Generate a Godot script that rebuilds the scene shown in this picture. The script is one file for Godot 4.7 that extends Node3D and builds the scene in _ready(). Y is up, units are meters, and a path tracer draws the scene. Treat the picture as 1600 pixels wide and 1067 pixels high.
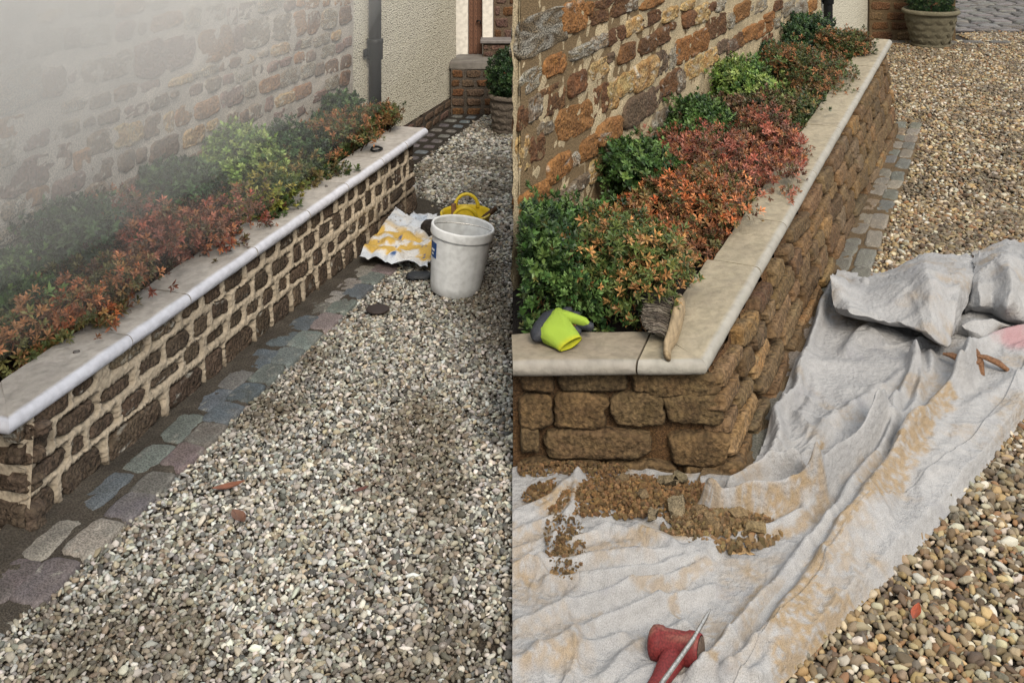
extends Node3D
# Two neighbouring stone planters beside a gravel drive: the one on the left freshly pointed and hazy with dust, the one on the right raked out, with a dust sheet before it.

var rng := RandomNumberGenerator.new()
var noise := FastNoiseLite.new()
var soft := FastNoiseLite.new()   # one octave, for cloth
var M := {}
const TONES := {
	"P": [Color(0.46, 0.35, 0.32), Color(0.52, 0.42, 0.37)], "O": [Color(0.64, 0.46, 0.28), Color(0.56, 0.39, 0.23)], "B": [Color(0.50, 0.36, 0.24), Color(0.40, 0.29, 0.21)],
	"R": [Color(0.50, 0.35, 0.24), Color(0.43, 0.31, 0.22)], "Y": [Color(0.80, 0.70, 0.50), Color(0.66, 0.50, 0.30)], "D": [Color(0.41, 0.34, 0.28), Color(0.46, 0.38, 0.31)],
	"W": [Color(0.79, 0.74, 0.64), Color(0.60, 0.51, 0.40)], "G": [Color(0.57, 0.51, 0.43), Color(0.46, 0.39, 0.32)], "L": [Color(0.60, 0.54, 0.44), Color(0.42, 0.35, 0.27)],
	"K": [Color(0.54, 0.44, 0.32), Color(0.46, 0.37, 0.26)], "F": [Color(0.46, 0.395, 0.335), Color(0.37, 0.315, 0.265)],
}
const SETT_TONES := {"V": Color(0.56, 0.53, 0.55), "L": Color(0.76, 0.73, 0.69), "M": Color(0.64, 0.58, 0.58), "G": Color(0.61, 0.60, 0.58), "B": Color(0.53, 0.57, 0.60), "T": Color(0.58, 0.62, 0.60), "S": Color(0.70, 0.58, 0.46)}


# ---------- scene helpers ----------
func tag(o: Node, label: String, category := "", group := "", kind := "") -> Node:
	if label: o.set_meta("label", label)
	if category: o.set_meta("category", category)
	if group: o.set_meta("group", group)
	if kind: o.set_meta("kind", kind)
	return o

var taken := {}
func thing(called: String, at: Vector3, label: String, category: String, group := "") -> Node3D:
	var o := Node3D.new()
	o.name = numbered(called)
	o.position = at
	add_child(o)
	tag(o, label, category, group)
	return o

func numbered(called: String) -> String:
	var k: int = taken.get(called, 0)
	taken[called] = k + 1
	return called if k == 0 else "%s_%03d" % [called, k]

func put(called: String, mesh: Mesh, m: Material, parent: Node, t := Transform3D()) -> MeshInstance3D:
	var o := MeshInstance3D.new()
	o.name = called
	if parent == self:
		o.name = numbered(called)
	else:
		var key := "%s/%s" % [parent.get_instance_id(), called]
		var k: int = taken.get(key, 0)
		taken[key] = k + 1
		if k: o.name = "%s_%03d" % [called, k]
	o.mesh = mesh
	o.material_override = m
	o.transform = t
	parent.add_child(o, true)
	return o

func frame(e: Vector2, at: Vector3, lean := 0.0) -> Transform3D:   # x runs along e = (x, depth), y up, z out of the face
	var u := Vector3(e.x, 0, -e.y)
	var w := u.cross(Vector3.UP)
	var b := Basis(u, Vector3.UP, w)
	return Transform3D(b.rotated(u, -lean), at)

func lin(c: Color) -> Color: return c.srgb_to_linear()
func vary(c: Color, k: float) -> Color:
	var f := 1.0 + rng.randf_range(-k, k)
	return Color(c.r * f * (1 + rng.randf_range(-k, k) * .25), c.g * f, c.b * f * (1 + rng.randf_range(-k, k) * .25))
func s3(p: Vector3, f: float) -> float: return soft.get_noise_3d(p.x * f * 10000, p.y * f * 10000, p.z * f * 10000)
func n3(p: Vector3, f: float) -> float: return noise.get_noise_3d(p.x * f * 10000, p.y * f * 10000, p.z * f * 10000)   # f: waves per centimetre


# ---------- mesh helpers ----------
func smooth(v: PackedVector3Array, idx: PackedInt32Array, cols := PackedColorArray(), hint := Vector3.ZERO) -> ArrayMesh:
	var c := Vector3.ZERO
	for p in v: c += p
	c /= max(1, v.size())
	var s := 0.0
	for i in range(0, idx.size(), 3):
		var a := v[idx[i]]
		var n := (v[idx[i + 2]] - a).cross(v[idx[i + 1]] - a)
		s += n.dot(hint) if hint != Vector3.ZERO else n.dot(a - c)
	if s < 0:
		for i in range(0, idx.size(), 3):
			var t := idx[i + 1]
			idx[i + 1] = idx[i + 2]
			idx[i + 2] = t
	var arr := []
	arr.resize(Mesh.ARRAY_MAX)
	arr[Mesh.ARRAY_VERTEX] = v
	arr[Mesh.ARRAY_INDEX] = idx
	if cols.size(): arr[Mesh.ARRAY_COLOR] = cols
	var nn := PackedVector3Array()
	nn.resize(v.size())
	for i in range(0, idx.size(), 3):
		var a := v[idx[i]]
		var n := (v[idx[i + 2]] - a).cross(v[idx[i + 1]] - a)
		nn[idx[i]] += n
		nn[idx[i + 1]] += n
		nn[idx[i + 2]] += n
	for i in nn.size(): nn[i] = nn[i].normalized() if nn[i].length_squared() > 1e-20 else Vector3.UP
	arr[Mesh.ARRAY_NORMAL] = nn
	var m := ArrayMesh.new()
	m.add_surface_from_arrays(Mesh.PRIMITIVE_TRIANGLES, arr)
	return m

func grid(nu: int, nv: int, pos: Callable, col: Callable, hint: Vector3) -> ArrayMesh:
	var v := PackedVector3Array()
	var c := PackedColorArray()
	var idx := PackedInt32Array()
	for j in nv + 1:
		for i in nu + 1:
			var p: Vector3 = pos.call(float(i) / nu, float(j) / nv)
			v.append(p)
			c.append(col.call(p, float(i) / nu, float(j) / nv))
	for j in nv:
		for i in nu:
			var a := j * (nu + 1) + i
			idx.append_array(PackedInt32Array([a, a + 1, a + nu + 2, a, a + nu + 2, a + nu + 1]))
	return smooth(v, idx, c, hint)

func convex(faces: Array, col := Color.WHITE) -> ArrayMesh:   # flat faces, each turned away from the middle
	var c := Vector3.ZERO
	var k := 0
	for f in faces:
		for p in f:
			c += p
			k += 1
	return flat(faces, col, c / k)

func flat(faces: Array, col: Color, middle: Vector3) -> ArrayMesh:
	var st := SurfaceTool.new()
	st.begin(Mesh.PRIMITIVE_TRIANGLES)
	for f in faces:
		var n: Vector3 = ((f[2] - f[0]) as Vector3).cross(f[1] - f[0]).normalized()
		var out := n.dot(f[0] - middle) >= 0
		if not out: n = -n
		for q in range(1, f.size() - 1):
			for p in ([f[0], f[q], f[q + 1]] if out else [f[0], f[q + 1], f[q]]):
				st.set_normal(n)
				st.set_color(col)
				st.add_vertex(p)
	return st.commit()

func box_faces(s: Vector3, b: float, at := Vector3.ZERO, basis := Basis()) -> Array:   # a box with chamfered edges
	var h := s / 2
	var out := []
	var pt := func(sg: Vector3, ax: int) -> Vector3:
		var p := h * sg
		for a in 3:
			if a != ax: p[a] -= b * sg[a]
		return basis * p + at
	for ax in 3:
		var o := [(ax + 1) % 3, (ax + 2) % 3]
		for sg in [-1, 1]:
			var f := []
			for q in [[-1, -1], [1, -1], [1, 1], [-1, 1]]:
				var s3 := Vector3.ZERO
				s3[ax] = sg
				s3[o[0]] = q[0]
				s3[o[1]] = q[1]
				f.append(pt.call(s3, ax))
			out.append(f)
	for ax in 3:   # edges that run along ax
		var o := [(ax + 1) % 3, (ax + 2) % 3]
		for q in [[-1, -1], [1, -1], [1, 1], [-1, 1]]:
			var lo := Vector3.ZERO
			lo[o[0]] = q[0]
			lo[o[1]] = q[1]
			var hi := lo
			lo[ax] = -1
			hi[ax] = 1
			out.append([pt.call(lo, o[0]), pt.call(hi, o[0]), pt.call(hi, o[1]), pt.call(lo, o[1])])
	for x in [-1, 1]:
		for y in [-1, 1]:
			for z in [-1, 1]:
				var s3 := Vector3(x, y, z)
				out.append([pt.call(s3, 0), pt.call(s3, 1), pt.call(s3, 2)])
	return out

func rbox(s: Vector3, b := 0.004, col := Color.WHITE) -> ArrayMesh: return convex(box_faces(s, b), col)

func prism(poly: Array, y0: float, y1: float, col := Color.WHITE) -> ArrayMesh:   # poly of (x, depth), convex
	var top := []
	var bot := []
	for p in poly:
		top.append(Vector3(p.x, y1, -p.y))
		bot.append(Vector3(p.x, y0, -p.y))
	var f := [top, bot]
	for i in poly.size():
		var k := (i + 1) % poly.size()
		f.append([bot[i], bot[k], top[k], top[i]])
	return convex(f, col)

func tube_into(v: PackedVector3Array, idx: PackedInt32Array, cols: PackedColorArray, path: Array, radii: Array, sides: int, col: Color, flatten := 1.0, up := Vector3.UP) -> void:
	var base := v.size()
	var n := path.size()
	for i in n:
		var t: Vector3 = ((path[min(i + 1, n - 1)] as Vector3) - (path[max(i - 1, 0)] as Vector3)).normalized()
		var a := t.cross(up)
		if a.length() < .05: a = t.cross(Vector3(1, 0, .3))
		a = a.normalized()
		var b := a.cross(t)
		for s in sides:
			var q := TAU * s / sides
			v.append((path[i] as Vector3) + (a * cos(q) + b * sin(q) * flatten) * float(radii[i]))
			cols.append(col)
	for i in n - 1:
		for s in sides:
			var p := base + i * sides + s
			var r := base + i * sides + (s + 1) % sides
			idx.append_array(PackedInt32Array([p, p + sides, r + sides, p, r + sides, r]))
	for e in [0, n - 1]:
		var c := v.size()
		v.append(path[e])
		cols.append(col)
		for s in sides:
			var p: int = base + e * sides + s
			var r: int = base + e * sides + (s + 1) % sides
			idx.append_array(PackedInt32Array([c, p, r] if e == 0 else [c, r, p]))

func tube(path: Array, radii: Array, sides := 10, col := Color.WHITE, flatten := 1.0, up := Vector3.UP) -> ArrayMesh:
	var v := PackedVector3Array()
	var idx := PackedInt32Array()
	var c := PackedColorArray()
	tube_into(v, idx, c, path, radii, sides, col, flatten, up)
	return smooth(v, idx, c)

func lathe(prof: Array, segs := 40, col: Variant = null, stretch := Vector2.ONE) -> ArrayMesh:
	var v := PackedVector3Array()
	var idx := PackedInt32Array()
	var c := PackedColorArray()
	for i in prof.size():
		for s in segs:
			var q := TAU * s / segs
			var p := Vector3(cos(q) * prof[i].x * stretch.x, prof[i].y, sin(q) * prof[i].x * stretch.y)
			v.append(p)
			c.append(col.call(p) if col != null else Color.WHITE)
	for i in prof.size() - 1:
		for s in segs:
			var a := i * segs + s
			var b := i * segs + (s + 1) % segs
			idx.append_array(PackedInt32Array([a, b, b + segs, a, b + segs, a + segs]))
	return smooth(v, idx, c)

var wobble := 1.0
func stone(w: float, h: float, proud: float, rough: float, ca: Color, cb: Color, depth := 0.05, lichen := 0.0, square := 5.0, n := 24) -> ArrayMesh:
	# a dressed lump: its face looks along z, its middle lies at the origin
	var v := PackedVector3Array()
	var c := PackedColorArray()
	var idx := PackedInt32Array()
	var off := Vector3(rng.randf() * 50, rng.randf() * 50, rng.randf() * 50)
	var tilt := rng.randf_range(-.05, .05)
	var skew := rng.randf_range(-.12, .12)
	var cut := []   # how far each corner is knocked back
	for k in 4: cut.append(Vector2(rng.randf_range(-.02, .20), rng.randf_range(-.02, .20)) * wobble)
	var la := lin(ca)
	var lb := lin(cb)
	var inset: float = clamp(.012 / min(w, h), .03, .16)
	var rings := [[1.0, -depth], [1.0, -.010], [1.0 - inset * .45, proud * .6], [1.0 - inset * 1.7, proud * .97], [.68, proud * 1.04], [.38, proud * 1.08], [.0, proud * 1.1]]
	for k in rings.size():
		for s in (n if rings[k][0] > 0 else 1):
			var a := TAU * (s + .3) / n
			var q := Vector2(cos(a), sin(a)) / pow(pow(absf(cos(a)), square) + pow(absf(sin(a)), square), 1 / square)
			var wgt := [(1 - q.x) * (1 - q.y) / 4, (1 + q.x) * (1 - q.y) / 4, (1 + q.x) * (1 + q.y) / 4, (1 - q.x) * (1 + q.y) / 4]
			var knock := Vector2.ZERO
			for e in 4: knock += cut[e] * wgt[e]
			q *= Vector2.ONE - knock
			q *= 1.0 + noise.get_noise_3d(off.x * 40 + cos(a) * 110, off.y * 40 + sin(a) * 110, 0) * .16 * wobble
			q.x += q.y * skew * minf(1, h / w)
			q.y += q.x * tilt
			q *= rings[k][0]
			var p := Vector3(q.x * w / 2, q.y * h / 2, 0)
			if k > 0:
				p.x += n3(p + off, .25) * .008 * wobble
				p.y += n3(p + off * 1.3, .25) * .008 * wobble
			p.z = rings[k][1]
			if k > 1: p.z += (n3(p + off, .12) * 1.2 + n3(p + off, .38) * .8) * rough
			v.append(p)
			var m: float = clamp(.5 + n3(p + off, .11) * 1.3, 0, 1)
			var col := la.lerp(lb, m)
			if lichen > 0:
				var g: float = smoothstep(.1, .3, n3(p + off * 2, .42) + (lichen - .5) * .8)
				col = col.lerp(Color(.62, .60, .53), g * .8)
			var br: float = 1 + n3(p + off * .7, .3) * .35
			c.append(Color(col.r * br, col.g * br, col.b * br))
	for k in rings.size() - 1:
		for s in n:
			var a := k * n + s
			var b := k * n + (s + 1) % n
			if k < rings.size() - 2: idx.append_array(PackedInt32Array([a, b, b + n, a, b + n, a + n]))
			else: idx.append_array(PackedInt32Array([a, b, (k + 1) * n]))
	return smooth(v, idx, c, Vector3(0, 0, 1))

func crm(a: Vector3, b: Vector3, c: Vector3, d: Vector3, t: float) -> Vector3: return b.cubic_interpolate(c, a, d, t)
func along(p: Array, t: float) -> Vector3:
	var f := t * (p.size() - 1)
	var i: int = clampi(int(f), 0, p.size() - 2)
	return crm(p[max(i - 1, 0)], p[i], p[i + 1], p[min(i + 2, p.size() - 1)], f - i)


func ridge(n: float, sharp: float) -> float: return 1.0 / (1.0 + n * n * sharp * sharp)   # a rounded crease where n crosses zero

func facet(p: Array, t: float, round_: float) -> Vector3:   # along(), with its bends kept crisp
	var f := t * (p.size() - 1)
	var i: int = clampi(int(f), 0, p.size() - 2)
	return (p[i] as Vector3).lerp(p[i + 1], f - i).lerp(along(p, t), round_)


# ---------- materials ----------
func noise_tex(freq: float, type: int, octaves: int, ramp: Array, size := 512, seed := 1) -> NoiseTexture2D:
	var f := FastNoiseLite.new()
	f.seed = seed
	f.noise_type = type
	f.frequency = freq
	f.fractal_octaves = octaves
	if octaves == 1: f.fractal_type = FastNoiseLite.FRACTAL_NONE
	var t := NoiseTexture2D.new()
	t.width = size
	t.height = size
	t.seamless = true
	t.noise = f
	if ramp.size():
		var g := Gradient.new()
		g.offsets = PackedFloat32Array(ramp.map(func(r): return r[0]))
		g.colors = PackedColorArray(ramp.map(func(r): return r[1] if r[1] is Color else Color(r[1], r[1], r[1])))
		t.color_ramp = g
	return t

func mat(called: String, col: Color, rough: float, tex: Texture2D = null, bump: Texture2D = null, scale := 4.0, relief := 1.0, tinted := true) -> StandardMaterial3D:
	var m := StandardMaterial3D.new()
	m.resource_name = called
	m.albedo_color = col
	m.roughness = rough
	m.metallic_specular = .35
	m.vertex_color_use_as_albedo = tinted
	m.uv1_triplanar = true
	m.uv1_scale = Vector3.ONE * scale
	if tex: m.albedo_texture = tex
	if bump:
		m.heightmap_enabled = true
		m.heightmap_texture = bump
		m.heightmap_scale = relief
	M[called] = m
	return m

func materials() -> void:
	var S := FastNoiseLite.TYPE_SIMPLEX_SMOOTH
	var C := FastNoiseLite.TYPE_CELLULAR
	var grain := noise_tex(.03, S, 5, [[0.0, .55], [.35, .74], [.6, .9], [1.0, 1.0]], 512, 3)
	var rough := noise_tex(.02, S, 5, [], 512, 5)
	var pits := noise_tex(.06, S, 4, [[0.0, .0], [.42, .25], [.55, .8], [1.0, 1.0]], 512, 8)
	var lich := noise_tex(.035, S, 5, [[0.0, .38], [.4, .6], [.5, .85], [.58, 1.0], [1.0, 1.0]], 512, 11)
	var dash := noise_tex(.09, C, 1, [[0.0, Color(.95, .93, .88)], [.35, Color(.88, .86, .79)], [.52, Color(.76, .73, .66)], [.68, Color(.54, .51, .46)], [1.0, Color(.46, .43, .39)]], 512, 4)
	var dashb := noise_tex(.09, C, 1, [[0.0, 1.0], [.5, .6], [1.0, .0]], 512, 4)
	var cloth := noise_tex(.12, S, 3, [[0.0, .58], [.36, .80], [.5, .94], [1.0, 1.0]], 512, 21)
	var weave := noise_tex(.016, S, 5, [], 512, 23)
	var slab := noise_tex(.012, S, 6, [[0.0, .86], [.4, .93], [.6, .97], [1.0, 1.0]], 512, 31)
	mat("stone", Color(.925, .925, .925), .92, grain, rough, 4.0, 1.3)
	mat("lichen_stone", Color(.925, .925, .925), .95, lich, pits, 5.0, 1.2)
	mat("rugged_stone", Color(.925, .925, .925), .93, grain, rough, 3.4, 1.0)
	mat("mortar", Color(.925, .925, .925), .97, grain, pits, 6.0, .6)
	mat("pointing", Color(.925, .925, .925), .95, noise_tex(.02, S, 4, [[0.0, .78], [.5, .93], [1.0, 1.0]], 512, 51), rough, 5.0, .35)
	mat("slab", Color(.925, .925, .925), .8, slab, rough, 3.0, .25)
	mat("render", Color(.87, .87, .86), .95, dash, dashb, 2.1, 1.2, false)
	mat("sett", Color(.925, .925, .925), .72, grain, pits, 7.0, .6)
	mat("pebble", Color(.925, .925, .925), .62, grain, null, 22.0, .0)
	mat("soil", Color(.925, .925, .925), .98, grain, pits, 7.0, 1.6)
	mat("leaf", Color(.925, .925, .925), .42, null, null)
	M.leaf.backlight_enabled = true
	M.leaf.backlight = Color(.25, .25, .12)
	mat("bark", Color(.28, .21, .15), .9, grain, rough, 12.0, .3, false)
	mat("cloth", Color(.925, .925, .925), .95, cloth, weave, 5.0, .55)
	mat("black", Color(.075, .08, .09), .45, grain, null, 4.0, 0, false)
	mat("white_paint", Color(.86, .84, .80), .7, slab, null, 3.0, 0, false)
	var wood := noise_tex(.012, S, 4, [[0.0, Color(.60, .60, .60)], [.45, Color(.85, .85, .85)], [1.0, Color(1, 1, 1)]], 256, 41)
	mat("wood", Color(.925, .925, .925), .7, wood, wood, 5.0, .1)
	M.wood.uv1_scale = Vector3(18, 18, 3)
	mat("plastic", Color(.925, .925, .925), .38, slab, null, 4.0, 0)
	mat("rubber", Color(.925, .925, .925), .6, grain, null, 9.0, 0)
	mat("steel", Color(.80, .79, .77), .33, grain, null, 8.0, 0, false)
	M.steel.metallic = .85
	mat("knit", Color(.925, .925, .925), .95, cloth, noise_tex(.2, S, 2, [], 256, 24), 14.0, .4)


# ---------- masonry ----------
func lay(wall: Node3D, rows: Array, t: Transform3D, proud: Vector2, rough: float, mtl := "stone", dull := 0.0, grow := 1.0, deep := .05) -> void:
	for r in rows:
		var tone: Array = TONES[r[4]]
		var a: Color = vary(tone[0], .10)
		var b: Color = vary(tone[1], .10)
		if dull > 0:
			a = a.lerp(Color(.68, .58, .52), dull)
			b = b.lerp(Color(.68, .58, .52), dull)
		var lich: float = {"W": .62, "G": .42, "L": .7, "Y": .35, "K": .12}.get(r[4], .22 if rng.randf() < .4 else 0.0)
		if mtl != "stone" and r[4] in ["K", "F"]: lich = 0.0
		var m := stone(r[2] * grow, r[3] * grow, rng.randf_range(proud.x, proud.y), rough, a, b, deep, lich)
		put("stone", m, M.lichen_stone if r[4] in ["W", "L"] else M[mtl], wall, t * Transform3D(Basis(), Vector3(r[0], r[1], 0)))

func mortar_face(u0: float, u1: float, v0: float, v1: Callable, cell: float, col: Color, rough: float) -> ArrayMesh:
	var c := lin(col)
	var nu := int((u1 - u0) / cell)
	var top: float = v1.call((u0 + u1) / 2)
	return grid(nu, int((top - v0) / cell) + 1, func(s: float, t: float) -> Vector3:
		var u := lerpf(u0, u1, s)
		var p := Vector3(u, lerpf(v0, v1.call(u), t), 0)
		p.z = (n3(p, .06) + n3(p, .2) * .6) * rough
		return p,
	func(p: Vector3, _s: float, _t: float) -> Color:
		var k := 1.0 + n3(p, .05) * .35 + n3(p, .35) * .25
		return Color(c.r * k, c.g * k, c.b * k), Vector3(0, 0, 1))

func coping(arr: Array, t: Transform3D, u0: float, u1: float, width: float, thick: float, skew0: float, skew1: float, top: Color, nose: Color) -> void:
	# a bullnosed slab from u0 to u1, its front edge at z = 0, its underside at y = 0; skew cuts an end on the mitre
	var v: PackedVector3Array = arr[0]
	var idx: PackedInt32Array = arr[1]
	var c: PackedColorArray = arr[2]
	var prof := [Vector2(-width, .003), Vector2(-width, thick - .004), Vector2(-width + .004, thick)]
	for k in 5: prof.append(Vector2(lerpf(-width, -thick * .62, (k + 1) / 5.6), thick))
	prof.append(Vector2(-thick * .62, thick))
	for k in 9:
		var a := PI / 2 - PI * (k + 1) / 9.0
		prof.append(Vector2(-thick * .5 + cos(a) * thick * .5, thick * .5 + sin(a) * thick * .5))
	prof.append(Vector2(-thick, 0))
	prof.append(Vector2(-width + .003, 0))
	var np := prof.size()
	var nu := maxi(5, int((u1 - u0) / .05))
	var base := v.size()
	var la := lin(top)
	var lb := lin(nose)
	var sh := rng.randf_range(.94, 1.05)
	var off := Vector3(rng.randf() * 20, rng.randf() * 20, 0)
	for i in nu + 1:
		var f := float(i) / nu
		var ease := -0.0012 if i == 0 or i == nu else 0.0
		for j in np:
			var z: float = prof[j].x
			var y: float = prof[j].y
			var u := lerpf(u0 - skew0 * z, u1 - skew1 * z, f)
			var p := Vector3(u, y, z)
			if j >= 2 and j <= 8: p.y += n3(p + off, .07) * .004 + n3(p + off, .25) * .0012
			p.z += n3(Vector3(u, 0, 1) + off, .08) * .003 * (1.0 if j > 8 else 2.0)
			p.y += ease if y > thick * .5 else -ease
			v.append(t * p)
			var k: float = sh * (1 + n3(p + off, .03) * .22 + n3(p + off, .16) * .12 - .22 * smoothstep(.32, .5, n3(p + off * 2, .09)))
			var cc := la if j <= 8 else lb
			if j > 8: k = 1 + n3(p + off, .06) * .1
			c.append(Color(cc.r * k, cc.g * k, cc.b * k))
	for i in nu:
		for j in np:
			var a := base + i * np + j
			var b := base + i * np + (j + 1) % np
			idx.append_array(PackedInt32Array([a, a + np, b + np, a, b + np, b]))
	for e in [0, nu]:
		var m := v.size()
		for j in np:
			v.append(v[base + e * np + j])
			c.append(c[base + e * np + 4])
		for j in range(1, np - 1):
			idx.append_array(PackedInt32Array([m, m + j, m + j + 1] if e == 0 else [m, m + j + 1, m + j]))

func slab_part(parent: Node, pieces: Array) -> void:
	var v := PackedVector3Array()
	var idx := PackedInt32Array()
	var c := PackedColorArray()
	for q in pieces:
		var arr := [v, idx, c]
		coping(arr, q[0], q[1], q[2], q[3], q[4], q[5], q[6], q[7], q[8])
		v = arr[0]
		idx = arr[1]
		c = arr[2]
	put("coping_slab", smooth(v, idx, c), M.slab, parent)


# ---------- plants ----------
func sprig(leaves: int, width: float, droop: float, bend: float) -> ArrayMesh:
	var v := PackedVector3Array()
	var idx := PackedInt32Array()
	var c := PackedColorArray()
	for k in leaves:
		var a := k * 2.399 + rng.randf() * .5
		var el := lerpf(1.15, .12, float(k) / leaves) + rng.randf_range(-.15, .15)
		var d := Vector3(cos(a) * cos(el), sin(el), sin(a) * cos(el))
		var side := d.cross(Vector3.UP).normalized()
		var nrm := side.cross(d)
		var l := rng.randf_range(.75, 1.1)
		var at := Vector3(0, -.55 * k / leaves, 0)
		var b := v.size()
		var dip := Vector3(0, -droop * l, 0)
		v.append_array(PackedVector3Array([at, at + d * l * .5 + side * width * .5 + nrm * bend, at + d * l * .5, at + d * l * .5 - side * width * .5 + nrm * bend, at + d * l + dip]))
		var s := rng.randf_range(.72, 1.25)
		for q in 5: c.append(Color(s, s, s * rng.randf_range(.85, 1.1)))
		idx.append_array(PackedInt32Array([b, b + 2, b + 1, b, b + 3, b + 2, b + 1, b + 2, b + 4, b + 2, b + 3, b + 4]))
	return smooth(v, idx, c, Vector3.UP)

func copies(called: String, mesh: Mesh, m: Material, parent: Node, where: Array, tint: Array) -> MultiMeshInstance3D:
	var mm := MultiMesh.new()
	mm.transform_format = MultiMesh.TRANSFORM_3D
	mm.use_colors = true
	mm.mesh = mesh
	mm.instance_count = where.size()
	for i in where.size():
		mm.set_instance_transform(i, where[i])
		mm.set_instance_color(i, tint[i])
	var o := MultiMeshInstance3D.new()
	var key := "%s/%s" % [parent.get_instance_id(), called]
	var k: int = taken.get(key, 0)
	taken[key] = k + 1
	o.name = called if k == 0 else "%s_%03d" % [called, k]
	o.multimesh = mm
	o.material_override = m
	o.set_meta("kind", "stuff")
	parent.add_child(o, true)
	return o

const LEAVES := {
	"green": [Color(.22, .32, .16), Color(.28, .39, .20), Color(.38, .48, .27), Color(.17, .26, .14)],
	"deep": [Color(.18, .27, .17), Color(.23, .33, .20), Color(.30, .39, .24), Color(.14, .21, .14)],
	"lime": [Color(.40, .50, .24), Color(.48, .57, .30), Color(.29, .40, .20), Color(.57, .63, .38)],
	"yellow": [Color(.46, .47, .22), Color(.60, .57, .30), Color(.32, .38, .19), Color(.26, .32, .18)],
	"olive": [Color(.30, .36, .20), Color(.38, .41, .24), Color(.25, .31, .18), Color(.46, .40, .26)],
	"brown": [Color(.38, .30, .23), Color(.33, .32, .21), Color(.46, .36, .28), Color(.27, .28, .18)],
	"orange": [Color(.74, .43, .27), Color(.80, .53, .36), Color(.54, .35, .24), Color(.58, .46, .30), Color(.36, .34, .21), Color(.42, .29, .22), Color(.33, .33, .20)],
	"red": [Color(.58, .33, .27), Color(.66, .42, .35), Color(.47, .29, .24), Color(.44, .30, .23), Color(.62, .42, .29), Color(.36, .27, .21), Color(.38, .34, .23)],
	"rust": [Color(.44, .34, .22), Color(.31, .35, .20), Color(.58, .40, .27), Color(.26, .32, .18), Color(.34, .35, .21)],
	"fade": [Color(.58, .42, .28), Color(.44, .43, .26), Color(.66, .47, .32), Color(.35, .38, .22)],
	"autumn": [Color(.38, .41, .22), Color(.33, .39, .20), Color(.60, .44, .28), Color(.68, .52, .33), Color(.29, .35, .19), Color(.42, .43, .24), Color(.31, .36, .19)],
}
var sprigs := {}

func shrub(called: String, label: String, group: String, c: Vector3, rx: float, ry: float, pal: String, soil: float, size: float, count: int) -> void:
	var o := thing(called, Vector3(c.x, soil, c.z), label, "shrub", group)
	var cols: Array = LEAVES[pal]
	var where := []
	var tint := []
	var off := Vector3(rng.randf() * 30, rng.randf() * 30, rng.randf() * 30)
	var mid := Vector3(0, c.y - soil, 0)
	var lobes := []
	for i in 7:
		var a := TAU * i / 7 + rng.randf()
		var q := rng.randf_range(.35, .68)
		lobes.append([Vector3(cos(a) * q, rng.randf_range(-.5, .42), sin(a) * q), rng.randf_range(.42, .62)])
	lobes.append([Vector3(0, .25, 0), .62])
	for i in count:
		var lobe: Array = lobes[rng.randi() % 8]
		var d := Vector3(rng.randfn(), rng.randfn() * .9 + .25, rng.randfn()).normalized()
		if d.y < -.45: d.y = -d.y
		var f: float = lobe[1] * (1.0 - .6 * pow(rng.randf(), 1.5) + (.55 * rng.randf() if rng.randf() < .16 else 0.0))
		var e: Vector3 = lobe[0] + d * f
		var p := mid + Vector3(e.x * rx, e.y * ry, e.z * rx * 1.15)
		if rng.randf() < .16: p = Vector3(e.x * rx * 1.25, rng.randf_range(.02, mid.y), e.z * rx * 1.35)
		if p.y < .015: p.y = .015 + rng.randf() * .05
		var flat_at := Vector2(c.x + p.x, -(c.z + p.z))
		var over := (flat_at - QC).dot(MR) if c.x > .02 else (flat_at - PA).dot(ML)
		if over > -.015 or (over > -.20 and p.y + soil < (.47 if c.z > -6 else .56) - (.06 if c.x < 0 else 0.0)): continue
		if c.x > .02 and (c.x + p.x < .035 or (c.z + p.z > -3.815 and c.x + p.x < .68)): continue
		var y := (d + Vector3(0, .55, 0) + Vector3(rng.randfn(), rng.randfn(), rng.randfn()) * .25).normalized()
		var x := y.cross(Vector3(rng.randfn(), rng.randfn(), rng.randfn())).normalized()
		var s := size * rng.randf_range(.55, 1.3)
		where.append(Transform3D(Basis(x, y, x.cross(y)) * s, p))
		var k := clampf(.5 + n3(p + off, .06) * .9 + rng.randf_range(-.4, .4), 0, .999)
		var col: Color = vary(cols[int(k * cols.size())], .16)
		tint.append(lin(col))
	copies("foliage", sprigs["slim" if pal in ["orange", "red", "fade", "autumn", "rust"] else "broad"], M.leaf, o, where, tint)
	for i in 6:
		var a := TAU * i / 6 + rng.randf()
		var e := mid + Vector3(cos(a) * rx * .6, ry * rng.randf_range(-.2, .5), sin(a) * rx * .6)
		if c.x > .02 and c.x + e.x < .04: continue
		var b := Vector3(cos(a) * .02, -.02, sin(a) * .02)
		put("stem", tube([b, b.lerp(e, .5) + Vector3(0, .015, 0), e], [.005, .004, .002], 5), M.bark, o)


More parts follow.
